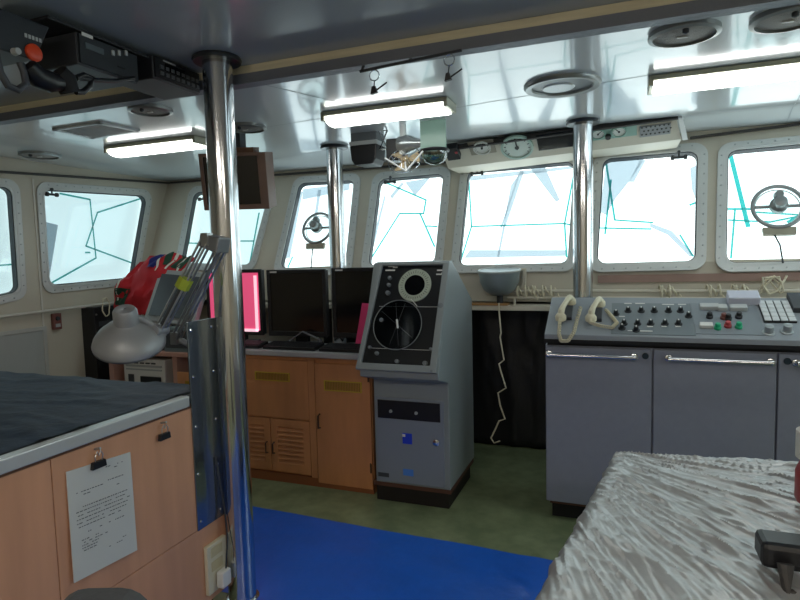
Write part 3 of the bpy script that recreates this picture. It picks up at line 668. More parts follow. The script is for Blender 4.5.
# lower door
RY = 3.14
def rr(px, py): return at(px, py, y=RY)
d = MB().box((RX0+.045, RY-.012, .14), (RX1-.03, RY, .655)).build('door', mat('radar_door', '#868e99', .42), t, bevel=.004)
MB().box((RX0+.06, RY-.018, .53), (RX1-.05, RY-.012, .64)).build('display_slot', BLACK, d)
m = MB()
for x in (-1.28, -1.12): m.lathe([(.01, 0), (.008, .01)], (x, RY-.018, .575), (0, -1, 0), 12)
m.build('indicator', LGREY, d, smooth=True)
c = rr(408, 438); MB().box((c.x-.03, RY-.0135, c.z-.032), (c.x+.03, RY-.012, c.z+.032)).build('sticker', BLUES, d)
MB().box((c.x-.03, RY-.0145, c.z+.01), (c.x-.012, RY-.0135, c.z+.026)).build('sticker_mark', WHITE, d)
c = rr(411, 472); m = MB(); m.box((c.x-.045, RY-.0135, c.z-.02), (c.x+.02, RY-.012, c.z+.02)); m.build('notice', mat('blue_pale', '#4f86d8', .5), d)
c = rr(437, 442); MB().lathe([(.022, 0), (.02, .008), (.008, .012)], (c.x, RY-.012, c.z), (0, -1, 0), 16).build('lock', CHROME, d, smooth=True)
MB().box((RX0+.05, RY-.014, .165), (RX0+.12, RY-.012, .19)).build('name_plate', DGREY, d)

# ------------------------------------------------------------------ control console (right)
KX0, KX1, KY, KY1 = -.393, 2.3, 3.22, 3.56
t = thing('control_console', ((KX0+KX1)/2, 3.5, 0), 'long grey control console with handled doors and sloping switch panel', 'console')
MB().box((KX0+.03, KY+.05, 0), (KX1, KY1, .08)).build('plinth', BLACKM, t)
MB().box((KX0+.02, KY+.035, .08), (KX1, KY1, .1)).build('base_strip', mat('rust_strip', '#5a3a2c'), t)
MB().box((KX0, KY+.022, .1), (KX1, KY1, .985)).build('carcass', CONS, t)
xx = [KX0, .151, .705, 1.26, 1.8, 2.3]
for i, (x0, x1) in enumerate(zip(xx, xx[1:])):
    d = MB().box((x0+.004, KY, .105), (x1-.004, KY+.02, .98)).build('door', CONS, t, bevel=.004)
    if i == 0: hx0, hx1 = x0+.02, x0+.455
    else: hx0, hx1 = x0+.075, x0+.525
    m = MB(); hz = .94; m.tube([(hx0, KY, hz), (hx0, KY-.04, hz), (hx1, KY-.04, hz), (hx1, KY, hz)], .012, 12)
    for hx in (hx0, hx1): m.lathe([(.02, 0), (.018, .008), (.013, .01)], (hx, KY, hz), (0, -1, 0), 16); m.lathe([(.004, -.008), (.015, -.006), (.017, 0), (.015, .006), (.004, .008)], (hx, KY-.04, hz), (1, 0, 0), 14)
    m.build('handle', CHROME, d, smooth=True)
    lx = x1-.035 if i == 0 else x0+.04
    if i in (0, 2): MB().lathe([(.017, 0), (.015, .006)], (lx, KY, .945), (0, -1, 0), 16).build('lock', mat('lock_dark', '#2c3a44', .4, .5), d, smooth=True)
MB().box((KX0+.01, KY+.02, .985), (KX1, KY1, 1.01)).build('recess', BLACKM, t)
PO = V((0, 3.2, 1.05)); PU = V((1, 0, 0)); PV = (V((0, KY1, 1.224))-PO).normalized(); PNn = PU.cross(PV)
if PNn.z < 0: PNn = -PNn
MB().prism([V((KX0, 3.2, 1.005)), V((KX0, 3.2, 1.05)), V((KX0, KY1, 1.224)), V((KX0, KY1, 1.005))], (KX1-KX0, 0, 0)).build('desk_panel', mat('desk_panel_grey', '#8b9299', .38, bump=.03, bscale=100), t, bevel=.003)
MB().box((KX0-.002, 3.196, 1.004), (KX1, 3.2, 1.024)).build('panel_lip', BLACKM, t)
dp = [o for o in t.children if o.name.startswith('desk_panel')][0]
def dk(px, py): p = hit(px, py, PO, PNn)-PO; return p.x, p.dot(PV)
def d3(u, v, d=0): return PO+PU*u+PV*v+PNn*d
def slab(u0, v0, u1, v1, h, nm, mm, par, d0=0., bevel=0.):
    m = MB(); m.hexa([d3(u0, v0, d0), d3(u1, v0, d0), d3(u1, v1, d0), d3(u0, v1, d0)], [d3(u0, v0, d0+h), d3(u1, v0, d0+h), d3(u1, v1, d0+h), d3(u0, v1, d0+h)]); return m.build(nm, mm, par, bevel=bevel)
a, b = dk(611, 334), dk(690, 304); sp = slab(a[0], a[1], b[0]+.0, b[1], .003, 'switch_plate', mat('plate_slate', '#717a80', .4), dp)
a, b = dk(696, 334), dk(755, 304); sp2 = slab(a[0], a[1], b[0], b[1], .003, 'lever_plate', mat('plate_slate2', '#7f878e', .4), dp)
KN = mat('knob_black', '#1d2024', .4)
for px, py in ((628, 309), (641, 309), (654, 309), (668, 309), (680, 309), (624, 321.6), (637.5, 321.6), (650.5, 321.6), (664.5, 321.6), (678, 321.6), (688, 314), (616, 312), (622, 326), (636, 328)):
    u, v = dk(px, py); k = MB(); k.lathe([(.019, 0), (.019, .004), (.013, .006), (.011, .024), (.006, .026)], d3(u, v-.03, .003), PNn, 16); o = k.build('knob', KN, sp, smooth=True)
    k = MB(); k.hexa(*[[d3(u+x, v-.03+y, z) for x, y in ((-.003, -.002), (.003, -.002), (.003, .011), (-.003, .011))] for z in (.028, .0295)]); k.build('pointer_mark', WHITE, o)
m = MB()
for px, py, w in ((628, 304, .02), (640, 304, .025), (668, 305, .03), (682, 305, .02), (664, 327, .012), (678, 327, .012), (650, 327, .014), (640, 331.5, .06), (622, 317, .015)):
    u, v = dk(px, py); m.hexa(*[[d3(u+x, v+y, z) for x, y in ((-w, -.004), (w, -.004), (w, .004), (-w, .004))] for z in (.003, .0045)])
m.build('lettering', WHITE, sp)
for px, py, w, h in ((709, 309, .045, .03), (722, 310, .022, .03), (738, 310, .04, .03)):
    u, v = dk(px, py); slab(u-w, v-.02, u+w, v+.02, .024, 'lever_block', mat('block_pale', '#b9bdbd', .4), sp2, .003, .004)
for px, py, mm in ((717, 327, GREENB), (727, 325, REDB), (738, 326, GREENB), (727.5, 318, BLACK), (738, 316, BLACK), (709, 316, BLACK), (723, 317, REDBR)):
    u, v = dk(px, py); m = MB(); m.lathe([(.017, 0), (.017, .012), (.013, .014), (.013, .028), (.01, .032)], d3(u, v-.02, .003), PNn, 16); m.build('push_button', mm, sp2, smooth=True)
u, v = dk(706, 327); slab(u-.03, v-.02, u+.03, v+.015, .02, 'toggle', WHITE, sp2, .003, .004)
a, b = dk(764, 323), dk(788, 303); kp = slab(a[0], a[1], b[0], b[1], .012, 'keypad', BLACK, dp, 0, .003)
for i in range(4):
    for j in range(5):
        w, h = (b[0]-a[0])/4, (b[1]-a[1])/5
        slab(a[0]+i*w+.003, a[1]+j*h+.002, a[0]+(i+1)*w-.003, a[1]+(j+1)*h-.002, 0.005, 'key', mat('key_pale', '#cfd3d5', .45), kp, .012, .001)
a, b = dk(728, 306), dk(757, 298); bx = slab(a[0], a[1], b[0], b[1], .05, 'junction_box', mat('box_lilac', '#c3c5d4', .4), dp, 0, .006)
for px, py in ((768.5, 333), (787, 332)):
    u, v = dk(px, py); m = MB(); m.lathe([(.028, 0), (.028, .005), (.02, .008), (.019, .04), (.012, .043)], d3(u, v, 0), PNn, 20); m.build('dial', mat('dial_grey', '#a3a8aa', .3, .5), dp, smooth=True)
slab(*dk(793, 313), *[x+.1 for x in dk(793, 307)], .03, 'side_module', DGREY, dp, 0, .004)
for i in range(6):   # more controls to starboard, beyond the frame
    u, v = .95+.2*i, .3; m = MB(); m.lathe([(.019, 0), (.019, .004), (.013, .006), (.011, .024)], d3(u, v, 0), PNn, 16); m.build('knob', KN, dp, smooth=True)
# telephone handsets on the panel
def handset(px, py, px2, py2, label, coil):
    u0, v0 = dk(px, py); u1, v1 = dk(px2, py2)
    a = d3(u0, v0, .035); b = d3(u1, v1, .035); mid = a.lerp(b, .5)+PNn*.04
    t = thing('telephone_handset', d3((u0+u1)/2, (v0+v1)/2, 0), label, 'telephone', 'cream telephone handsets on the console')
    pts = [a.lerp(mid, s) if s < 1 else mid.lerp(b, s-1) for s in (0, .3, .6, 1, 1.4, 1.7, 2)]
    pts = [a, a+PNn*.03+(b-a)*.08, mid-(b-a)*.25, mid, mid+(b-a)*.25, b+PNn*.03-(b-a)*.08, b]
    MB().tube(pts, [.018, .018, .015, .014, .015, .018, .018], 12).build('grip', CREAM, t, smooth=True)
    for e, nm in ((a, 'mouthpiece'), (b, 'earpiece')): MB().lathe([(.02, -.012), (.03, -.01), (.03, .008), (.02, .025), (.01, .03)], e-PNn*.005, PNn, 20).build(nm, CREAM, t, smooth=True)
    um, vm = (u0+u1)/2, (v0+v1)/2
    m = MB(); w = .035; m.hexa(*[[d3(um+x, vm+y, z) for x, y in ((-w, -.07), (w, -.07), (w, .07), (-w, .07))] for z in (0, .022)]); m.build('cradle', DGREY, t, bevel=.004)
    pts = []
    n = 300
    path = [a-PNn*.0, a+PV*-.05+PNn*.0]+coil
    tot = len(path)-1
    for i in range(n):
        f = i/(n-1)*tot; k = min(int(f), tot-1); p = path[k].lerp(path[k+1], f-k); w = i*.75
        pts.append(p+PU*.008*math.cos(w)+PNn*.008*math.sin(w))
    MB().tube(pts, .0032, 5).build('coiled_cord', CREAM, t, smooth=True)
P_ = lambda px, py, d=.015: d3(*dk(px, py), d)
handset(561, 322, 571, 306, 'cream telephone handset at the left end of the console, cord looping over the front edge', [V((at(559, 334, y=3.185))), at(561, 341, y=3.175), at(568, 341, y=3.175), at(574, 332, y=3.185), P_(577, 322), P_(581, 309)])
handset(591, 323, 600, 308, 'cream telephone handset further right, next to the rotary switches', [P_(600, 328), P_(612, 330), P_(617, 325), P_(612, 319), P_(606, 312)])

# ------------------------------------------------------------------ forward ledge, black cover, rail, ropes, gyro repeater
m = MB(); m.box((-2.9, 3.95, 1.1), (XR, 4.12, 1.135))
struct(m.build('trim_9', WALL, bevel=.004), 'cream ledge below the front windows')
m = MB(); m.grid(lambda u, v: (-2.4+u*2.3, 4.36+.02*noise.noise(V((u*22, v*2, 0)))+.01*noise.noise(V((u*50, v*8, 3))), .01+v*1.085), 90, 20)
tag(m.build('black_cover', mat('black_sheeting', '#121316', .45, bump=.3, bscale=12), smooth=True, solid=.004), 'black plastic sheeting hanging below the window ledge behind the radar', 'cover')
z = at(700, 291, y=4.04).z
m = MB(); m.tube([(-.75, 4.04, z), (1.9, 4.04, z)], .011, 10); m.tube([(-.75, 4.04, z-.045), (1.9, 4.04, z-.045)], .008, 8)
for i in range(6): x = -.7+i*.5; m.cyl((x, 4.04, z), (x, 4.12, z), .008, 8); m.cyl((x, 4.04, z-.045), (x, 4.04, 1.135), .008, 8)
tag(m.build('handrail', mat('rail_cream', '#cfc8b8', .4), smooth=True), 'double cream rail along the ledge behind the console', 'handrail')
def lashing(px, n, label, sz=.05):
    c = at(px, 291, y=4.04); c.z = z; m = MB(); pts = []
    for i in range(70*n//3):
        a = i*.55; k = i/(70*n/3); pts.append(c+V((-sz+2*sz*k+.012*math.sin(a*.37), .024*math.cos(a), .026*math.sin(a)+.012*math.sin(i*.9))))
    pts += [pts[-1]+V((.02, -.02, -.03)), pts[-1]+V((.03, -.025, -.06))]
    tag(MB().tube(pts, .006, 6).build('rope_lashing', ROPE, smooth=True), label, 'rope', 'rope lashings on the rail')
lashing(523, 3, 'cream rope lashing on the rail beside the gyro bowl', .06); lashing(543, 4, 'cream rope lashing on the rail at the left end of the control console', .08); lashing(667, 3, 'cream rope lashing on the rail above the rotary switches'); lashing(713, 2, 'cream rope lashing on the rail left of the lilac junction box', .04); lashing(741, 3, 'cream rope lashing on the rail right above the lilac junction box')
c = at(777, 285, y=4.02); pts = [c+V((.06*math.cos(i*.7)+.01*i/6-.04, -.01*math.sin(i), .055*math.sin(i*1.13)-.0)) for i in range(26)]
pts.append(V((c.x+.02, 4.04, z)))
tag(MB().tube(pts, .006, 6).build('rope_knot', ROPE, smooth=True), 'tangled knot of cream rope above the keypad', 'rope')
# gyro repeater
c = at(498.5, 272, y=3.95); gz = c.z
t = thing('gyro_repeater', (c.x, 3.98, 1.135), 'grey compass bowl on a short black stalk on the window ledge', 'compass')
MB().cyl((c.x, 3.99, 1.145), (c.x, 3.99, gz-.1), .022, 16).build('stalk', BLACK, t, smooth=True)
m = MB(); m.lathe([(a*1.07, b*.95) for a, b in [(.001, -.17), (.06, -.165), (.1, -.13), (.125, -.07), (.13, -.02), (.135, 0), (.135, .012), (.11, .014), (.001, .01)]], (c.x, 3.97, gz), (0, -.1, 1), 36); m.build('bowl', mat('bowl_grey', '#8b9698', .35, .3), t, smooth=True)
MB().holed([(-.17, .02), (.17, .02), (.165, -.1), (.12, -.17), (-.12, -.17), (-.165, -.1)], [[(-.14, .0), (.14, .0), (.135, -.09), (.1, -.14), (-.1, -.14), (-.135, -.09)]], V((c.x, 4.08, gz)), V((1,0,0)), V((0,0,1)), V((0, .02, 0))).build('bracket', WALL, t, bevel=.005)
MB().torus((c.x, 3.97, gz+.01), (0, -.1, 1), .142, .008, 40).build('bezel', mat('bezel_grey', '#a4a9a8', .4), t, smooth=True)
MB().box((c.x-.2, 3.945, 1.135), (c.x+.06, 4.03, 1.15)).build('base', mat('base_tan', '#a67c4d', .5), t)
# knotted white cord hanging down
pp = [(499,303),(499,310),(501,333),(500,337),(504,360),(499,364),(501,372),(506,388),(498,393),(500,405),(505,419),(499,421),(495,430),(491,438),(494,443),(500,441)]
pts = [at(a, b, y=3.93) for a, b in pp]
tag(MB().tube(pts, .0055, 6).build('kinked_rope', ROPE, smooth=True), 'white kinked cord hanging from the ledge against the black sheeting', 'cord')
# clear view screens
def cvs(px, py, rpx, cable, label, nm):
    c = hit(px, py, FO+FN*.06, FN); r = (hit(px+rpx, py, FO+FN*.06, FN)-c).length
    t = thing('clear_view_screen', c, label, 'clear view screen', 'round clear view screens')
    MB().torus(c, FN, r*.94, r*.085, 56).build('ring', mat('ring_metal', '#9a9e9f', .35, .4), t, smooth=True)
    MB().torus(c-FN*.02, FN, r*.84, r*.03, 56).build('inner_ring', mat('ring_pale2', '#c9cccb', .4, .3), t, smooth=True)
    MB().lathe([(r*.84, 0), (r*.84, .004)], c-FN*.03, FN, 48).build('glass_disc', GLASS, t)
    m = MB(); m.tube([c-FU*r*.88, c+FU*r*.88], r*.075, 10); br = m.build('crossbar', mat('ring_metal', '#7f8384'), t, smooth=True)
    m = MB(); m.lathe([(r*.12, -.02), (r*.34, 0), (r*.34, .03), (r*.24, .045), (r*.24, .08), (r*.12, .09)], c, FN, 28); m.cyl(c+FN*.03, c+FN*.03+FV*r*.38, r*.12, 14); m.lathe([(r*.16, -.02), (r*.2, 0), (r*.16, .03)], c+FN*.03+FV*r*.4, FN, 16); m.build('motor', mat('motor_grey', '#8c9090', .35, .4), t, smooth=True)
    b = c-FV*r*1.12; w = r*.62; m = MB(); m.prism([b+FU*-w+FV*r*.18, b+FU*w+FV*r*.18, b+FU*w*.95-FV*r*.16, b-FU*w*.95-FV*r*.16], -FN*.03); m.build('mount', mat('mount_tan', '#a09a88', .5), t, bevel=.004)
    P = [hit(a, b_, FO+FN*.05, FN) for a, b_ in cable]; MB().tube(P, .005, 6).build('cable', BLACK, t, smooth=True)
cvs(317.5, 228, 15, [(313, 246), (312, 256), (311, 268)], 'round clear view screen half hidden by the middle pillar', '')
cvs(778, 206.5, 28, [(773, 232), (780, 245), (783, 263)], 'round clear view screen in the window at the right edge', '')

# ------------------------------------------------------------------ instrument fascia above the windows
fy0, fy1 = 3.9, 4.06
a0, a1 = at(441, 150, y=fy0), at(676, 117.5, y=fy0)
b0, b1 = at(439, 171, y=fy1), at(683, 139, y=fy1)
UF = (a1-a0).normalized(); VF = ((b1-a1)-UF*(b1-a1).dot(UF)); hF = VF.length; VF.normalize(); NF = UF.cross(VF)
if NF.y > 0: NF = -NF
t = thing('instrument_fascia', ((a0+a1)/2), 'cream sloping fascia of gauges above the front windows', 'instrument panel')
LF = (a1-a0).length
m = MB(); bk = V((0, .36, .02)); A = [a0, a1, a1+VF*hF+UF*.04, a0+VF*hF]; m.hexa(A, [a0+V((0,.4,.0)), a1+V((0,.4,.0)), V((A[2].x, 4.4, A[2].z)), V((A[3].x, 4.4, A[3].z))]); m.build('panel', WALL, t)
m = MB(); e0 = a0-UF*.02; e1 = a1+UF*.01; m.hexa([e0+NF*.02, e1+NF*.02, e1+NF*.02-VF*.012, e0+NF*.02-VF*.012], [e0-NF*.02, e1-NF*.02, e1-NF*.02-VF*.012, e0-NF*.02-VF*.012]); m.build('edge', DARKT, t)
m = MB(); w = [a1+UF*.012+NF*.012, a1+UF*.035+NF*.012, a1+VF*hF+UF*.075+NF*.012, a1+VF*hF+UF*.045+NF*.012]; m.hexa(w, [q-NF*.03 for q in w]); m.build('end_trim', mat('gloss_white', '#eceeee', .25), t)
def fq(px, py):
    p = hit(px, py, a1, NF)-a0; return p.dot(UF), p.dot(VF)
def f3(u, v, d=0): return a0+UF*u+VF*v+NF*d
def fbox(px0, py0, px1, py1, d0, d1, nm, mm, par, bev=.002):
    u0, v0 = fq(px0, py0); u1, v1 = fq(px1, py1); u0, u1 = min(u0, u1), max(u0, u1)
    q = [(u0, v0), (u1, v0), (u1, v1), (u0, v1)]; m = MB(); m.hexa([f3(a, b, d1) for a, b in q], [f3(a, b, d0) for a, b in q]); return m.build(nm, mm, par, bevel=bev)
def hbox(cx, cy, w, h, d0, d1, nm, mm, par, bev=.002):     # size in metres around a pixel
    u, v = fq(cx, cy); q = [(u-w/2, v-h/2), (u+w/2, v-h/2), (u+w/2, v+h/2), (u-w/2, v+h/2)]; m = MB(); m.hexa([f3(a, b, d1) for a, b in q], [f3(a, b, d0) for a, b in q]); return m.build(nm, mm, par, bevel=bev)
def gauge(cx, cy, r, face_m, rim_m, par, needle=1.2):
    u, v = fq(cx, cy); c = f3(u, v)
    g = MB().lathe([(r*.86, .0), (r*.86, .018), (r, .018), (r, 0)], c, NF, 36, cap=False).build('gauge', rim_m, par, smooth=True)
    MB().lathe([(.0005, .01), (r*.88, .01)], c, NF, 36, cap=False).build('dial', face_m, g)
    m = MB(); d = UF*math.cos(needle)-VF*math.sin(needle); m.tube([c+NF*.013-d*r*.15, c+NF*.013+d*r*.75], r*.05, 5); m.lathe([(r*.13, .01), (r*.13, .016)], c, NF, 12)
    for k in range(11): e = UF*math.cos(-.6+k*.44)-VF*math.sin(-.6+k*.44); m.tube([c+NF*.0112+e*r*.68, c+NF*.0112+e*r*.8], r*.025, 4)
    m.build('needle', BLACK, g)
DIAL = mat('dial_white', '#dfe2dd', .4)
f = hbox(482, 147, 0.175, 0.127, 0, .006, 'square_bezel', mat('bezel_tan', '#8f8778', .5), t); gauge(482, 147, 0.060, DIAL, mat('rim_pale', '#c9c9c2', .4), t)
gauge(517, 146.5, 0.108, mat('dial_mint', '#cfdcd4', .35), mat('rim_mint', '#a4bdb2', .35), t, 1.57)
hbox(557, 140, 0.25, 0.135, 0, .012, 'black_display', SCREEN, t)
gp = hbox(612, 131.5, 0.289, 0.109, 0, .008, 'green_panel', GREENP, t)
gauge(598, 133, 0.044, DIAL, GREENP, t, .8); gauge(619, 130.5, 0.045, DIAL, GREENP, t, 2.2); u, v = fq(608, 135); MB().lathe([(.018, 0), (.016, .02)], f3(u, v, .008), NF, 16).build('button', BLACK, gp, smooth=True)
sg = hbox(655, 129.5, 0.175, 0.088, 0, .01, 'speaker_panel', mat('speaker_grey', '#8d9092', .5), t)
m = MB(); u, v = fq(655, 128.5)
for i in range(7):
    for j in range(3): m.lathe([(.006, 0), (.005, .003)], f3(u-.075+.025*i+(.012 if j % 2 else 0), v-.03+.03*j, .01), NF, 8)
m.build('perforation', BLACK, sg)
bb = hbox(453, 149, 0.088, 0.114, 0, .05, 'black_module', BLACK, t); hbox(457, 147, 0.018, 0.018, .05, .055, 'indicator', REDB, bb)

# motor box, fan, green bowl and other gear hung from the ceiling beside the middle pole
def C3(px, py, y): return at(px, py, y=y)
y = 3.3; a, b = C3(349, 131, y), C3(377, 163, y); zt = zc(a.x, y)
t = thing('searchlight_control', (a.x+.1, y, zt), 'black and grey motor box hung from the ceiling right of the middle pole', 'motor')
mid = C3(350, 146, y).z; m2_ = C3(350, 142, y).z
m = MB(); m.prism([V((a.x, y, mid)), V((b.x, y, mid)), V((b.x-.01, y, b.z+.03)), V((b.x-.03, y, b.z)), V((a.x+.03, y, b.z)), V((a.x+.01, y, b.z+.03))], (0, .15, 0)); m.build('motor_case', BLACK, t, bevel=.006)
m = MB(); m.box((a.x-.002, y-.004, mid), (b.x+.004, y+.155, m2_)); m.build('band', mat('band_pale', '#b9bdbd', .4, .2), t, bevel=.003)
m = MB(); m.box((a.x+.005, y+.01, m2_), (b.x-.005, y+.14, zt)); m.build('bracket', mat('bracket_grey', '#5c6265', .5), t, bevel=.003)
m = MB(); p, q = C3(377, 130, y), C3(386, 148, y)
for u0, v0, u1, v1 in ((0,0,1,1),(1,0,0,1),(0,0,1,0),(0,1,1,1)): m.tube([V((p.x+(q.x-p.x)*u0, y+.03, p.z+(q.z-p.z)*v0)), V((p.x+(q.x-p.x)*u1, y+.03, p.z+(q.z-p.z)*v1))], .005, 6)
m.build('scissor_link', CHROME, t, smooth=True)
c = C3(404, 148, 3.25); zt = zc(c.x, 3.25)
t = thing('oscillating_fan', (c.x, 3.25, zt), 'small cream fan with wire guard hanging under the middle ceiling lamp', 'fan')
MB().tube([(c.x-.005, 3.25, zt), (c.x, 3.245, c.z+.03), (c.x-.015, 3.24, c.z-.08)], .02, 12).build('bracket', mat('fan_white', '#dfe2e2', .35), t, smooth=True)
MB().lathe([(.05, -.06), (.055, .0), (.03, .06), (.02, .11), (.005, .115)], c+V((.03, -.0, .02)), V((1, -.2, -.05)), 20).build('motor', mat('fan_chrome', '#aab0b2', .25, .7), t, smooth=True)
MB().cbox(c+V((-.075, .06, .0)), (.09, .1, .13)).build('switch_box', BLACK, t, bevel=.006)
fc = C3(405, 160, 3.2); fax = V((.1, -1, .75)).normalized(); ex = fax.orthogonal().normalized(); ey = fax.cross(ex)
FANC = mat('fan_cream', '#c6b08c', .5)
m = MB()
for k_ in range(3):
    a_ = 2.1*k_+.4; e = ex*math.cos(a_)+ey*math.sin(a_); s_ = fax.cross(e); m.add([fc+e*.015-s_*.012, fc+e*.015+s_*.012, fc+e*.085+s_*.035+fax*.012, fc+e*.085-s_*.03-fax*.01], [(0,1,2,3)])
m.build('blade', FANC, t, solid=.004)
MB().lathe([(.024, -.03), (.024, .02), (.012, .03)], fc, fax, 16).build('hub', FANC, t, smooth=True)
m = MB()
for k_ in range(10): e = ex*math.cos(k_*math.pi/5)+ey*math.sin(k_*math.pi/5); m.tube([fc+fax*.04, fc+fax*.035+e*.05, fc+e*.1, fc-fax*.03+e*.08], .0015, 5)
m.torus(fc, fax, .1, .0025, 32, 6); m.build('wire_guard', CHROME, t, smooth=True)
m = MB(); p0, p1, p2 = C3(385, 158, 3.12), C3(406, 171, 3.1), C3(423, 151, 3.14); m.tube([p0, p1], .005, 6); m.tube([p1, p2], .005, 6); m.tube([p1, fc], .006, 6); m.build('stay_rod', mat('rod_white', '#e6e8e8', .3), t, smooth=True)
y = 3.2; a, b = C3(420, 124, y), C3(446, 148, y); zt = zc(a.x, y)
t = thing('green_tinted_mirror', ((a.x+b.x)/2, y, zt), 'green tinted clear panel with a round bowl below it, beside the fan', 'panel')
MB().box((a.x, y, b.z), (b.x, y+.012, zt)).build('tinted_panel', mat('green_grey_acrylic', '#7fa396', .25), t)
c = C3(433, 150, y); r = (b.x-a.x)/2
MB().lathe([(r, 0), (r*.95, -r*.5), (r*.7, -r*.85), (r*.3, -r*1.03), (.001, -r*1.06)], (c.x, y+.03, c.z), (0, 0, 1), 28, cap=False).build('bowl', clear('bowl_clear', '#a9c6ba', .25, .1), t, smooth=True)
MB().torus((c.x, y+.03, c.z), (0, 0, 1), r, .01, 32, 8).build('black_band', BLACK, t, smooth=True)
MB().tube([(c.x-r, y+.03, c.z), (c.x-r*1.5, y+.03, c.z-.01)], .008, 8).build('pin', BLACK, t)

# ------------------------------------------------------------------ ceiling lights
def light(pa, pb, label, length=None):
    p, q = atc(*pa, .035), atc(*pb, .035); L = length or (q.x-p.x); y = (p.y+q.y)/2 if not length else p.y
    x0, x1 = p.x, p.x+L; z = min(zc(x0, y), zc(x1, y)); r = math.atan2(zc(x1, y)-zc(x0, y), L)
    t = thing('ceiling_light', ((x0+x1)/2, y, z), label, 'lamp', 'fluorescent ceiling lights')
    M = Matrix.Translation((x0, y, zc(x0, y)-.002)) @ Matrix.Rotation(-r, 4, 'Y')
    m = MB(); m.m = M; m.box((0, -.085, -.022), (L, .085, 0)); m.box((-.008, -.085, -.045), (.012, .085, 0)); m.box((L-.012, -.085, -.045), (L+.008, .085, 0)); m.build('housing', mat('lamp_housing', '#a8a894', .4, .2), t, bevel=.003)
    m = MB(); m.m = M; pr = [(-.072, -.022), (-.066, -.05), (-.03, -.062), (.03, -.062), (.066, -.05), (.072, -.022)]; m.prism([(.014, a, b) for a, b in pr], (L-.028, 0, 0)); m.build('diffuser', emis('lamp_glow', '#fbfffa', 2.8), t)
light((650, 88), (800, 71), 'long lit fluorescent ceiling light above the right part of the console', 1.25)
light((330, 122), (450, 107), 'lit fluorescent ceiling light in front of the middle steel pole')
light((115, 153), (203, 143), 'lit fluorescent ceiling light left of the thick steel pillar')
# two unseen lamps added behind the camera as fill for the interior
for x in (-.9, 1.1):
    t = thing('ceiling_light', (x, -.7, ZN), 'added unseen fill light over the rear of the room, %s side' % ('port' if x < 0 else 'starboard'), 'lamp', 'added rear fill lights')
    MB().box((x-.6, -.79, ZN-.025), (x+.6, -.61, ZN)).build('housing', mat('lamp_housing', '#a8a894'), t)
    MB().box((x-.58, -.77, ZN-.065), (x+.58, -.63, ZN-.025)).build('diffuser', emis('rear_fill_glow', '#fff4e6', 13.0), t)
# round ceiling fittings
def rondel(px, py, r, label, kind):
    c = atc(px, py); t = thing('ceiling_speaker', c, label, 'speaker' if kind == 0 else 'vent', 'round ceiling fittings')
    Mx = V((0, 0, -1)); RM = mat('rondel_rim', '#8a8d8c', .35, .5)
    if kind == 2:
        MB().lathe([(r*.78, -.004), (r*.8, .014), (r*.95, .018), (r, .006), (r, 0)], c, Mx, 44, cap=False).build('rim', RM, t, smooth=True)
        MB().lathe([(.002, -.0), (r*.8, .002)], c+V((0,0,-.002)), Mx, 40, cap=False).build('recess', mat('recess_grey', '#6f7678', .4), t)
        MB().lathe([(.002, .008), (r*.4, .008), (r*.45, .002)], c+V((-r*.12, r*.2, 0)), Mx, 32, cap=False).build('lamp_disc', mat('disc_white', '#dde3e4', .3), t)
    else:
        MB().lathe([(r*.86, .0), (r*.86, .02), (r, .016), (r, 0)], c, Mx, 44, cap=False).build('rim', RM, t, smooth=True)
        MB().lathe([(.002, .018), (r*.5, .016), (r*.87, .01)], c, Mx, 44, cap=False).build('grille', mat('grille_taupe', '#969089', .6, bump=.4, bscale=300), t, smooth=True)
        MB().lathe([(r*.09, .01), (r*.09, .026), (r*.03, .03)], c+V((.0, -r*.55, 0)), Mx, 14).build('knob', DGREY, t, smooth=True)
        MB().box((c.x-r*.18, c.y-.006, c.z-.021), (c.x+r*.1, c.y+.006, c.z-.016)).build('label_plate', WHITE, t)
rondel(562, 84.5, .172, 'large round ceiling fitting with a white disc inside, in front of the right pillar', 2)
rondel(684, 31.5, .118, 'round taupe ceiling speaker above the right fluorescent light', 0)
rondel(790, 15.5, .118, 'round taupe ceiling speaker in the upper right corner', 0)
rondel(150.5, 108.5, .105, 'round ceiling speaker just below the black radios', 0)
rondel(40, 154, .13, 'round ceiling speaker nearest the port wall', 0)
rondel(246, 126.5, .115, 'round ceiling speaker between the left pillar and the middle light', 0)
# slatted vent
c = [atc(*p, .004) for p in ((52, 129), (100, 122), (140, 130), (92, 138))]
cc = sum(c, V())/4
t = thing('ceiling_vent', cc, 'square slatted ceiling vent near the black radios', 'vent')
def cv(u, v, d): p = c[0].lerp(c[1], u).lerp(c[3].lerp(c[2], u), v); return V((p.x, p.y, zc(p.x, p.y)-d))
m = MB()
for u0, v0, u1, v1 in ((0,0,1,.07),(0,.93,1,1),(0,0,.07,1),(.93,0,1,1)): m.hexa([cv(u0,v0,.012),cv(u1,v0,.012),cv(u1,v1,.012),cv(u0,v1,.012)], [cv(u0,v0,-.001),cv(u1,v0,-.001),cv(u1,v1,-.001),cv(u0,v1,-.001)])
m.build('frame', mat('vent_frame', '#d4dadc', .4, .1), t)
m = MB()
for i in range(9): v0 = .09+i*.093; m.hexa([cv(.07,v0,.012),cv(.93,v0,.012),cv(.93,v0+.02,.012),cv(.07,v0+.02,.012)], [cv(.07,v0+.05,.001),cv(.93,v0+.05,.001),cv(.93,v0+.07,.001),cv(.07,v0+.07,.001)])
m.build('slat', mat('vent_slat', '#f0f3f4', .4, .0), t)
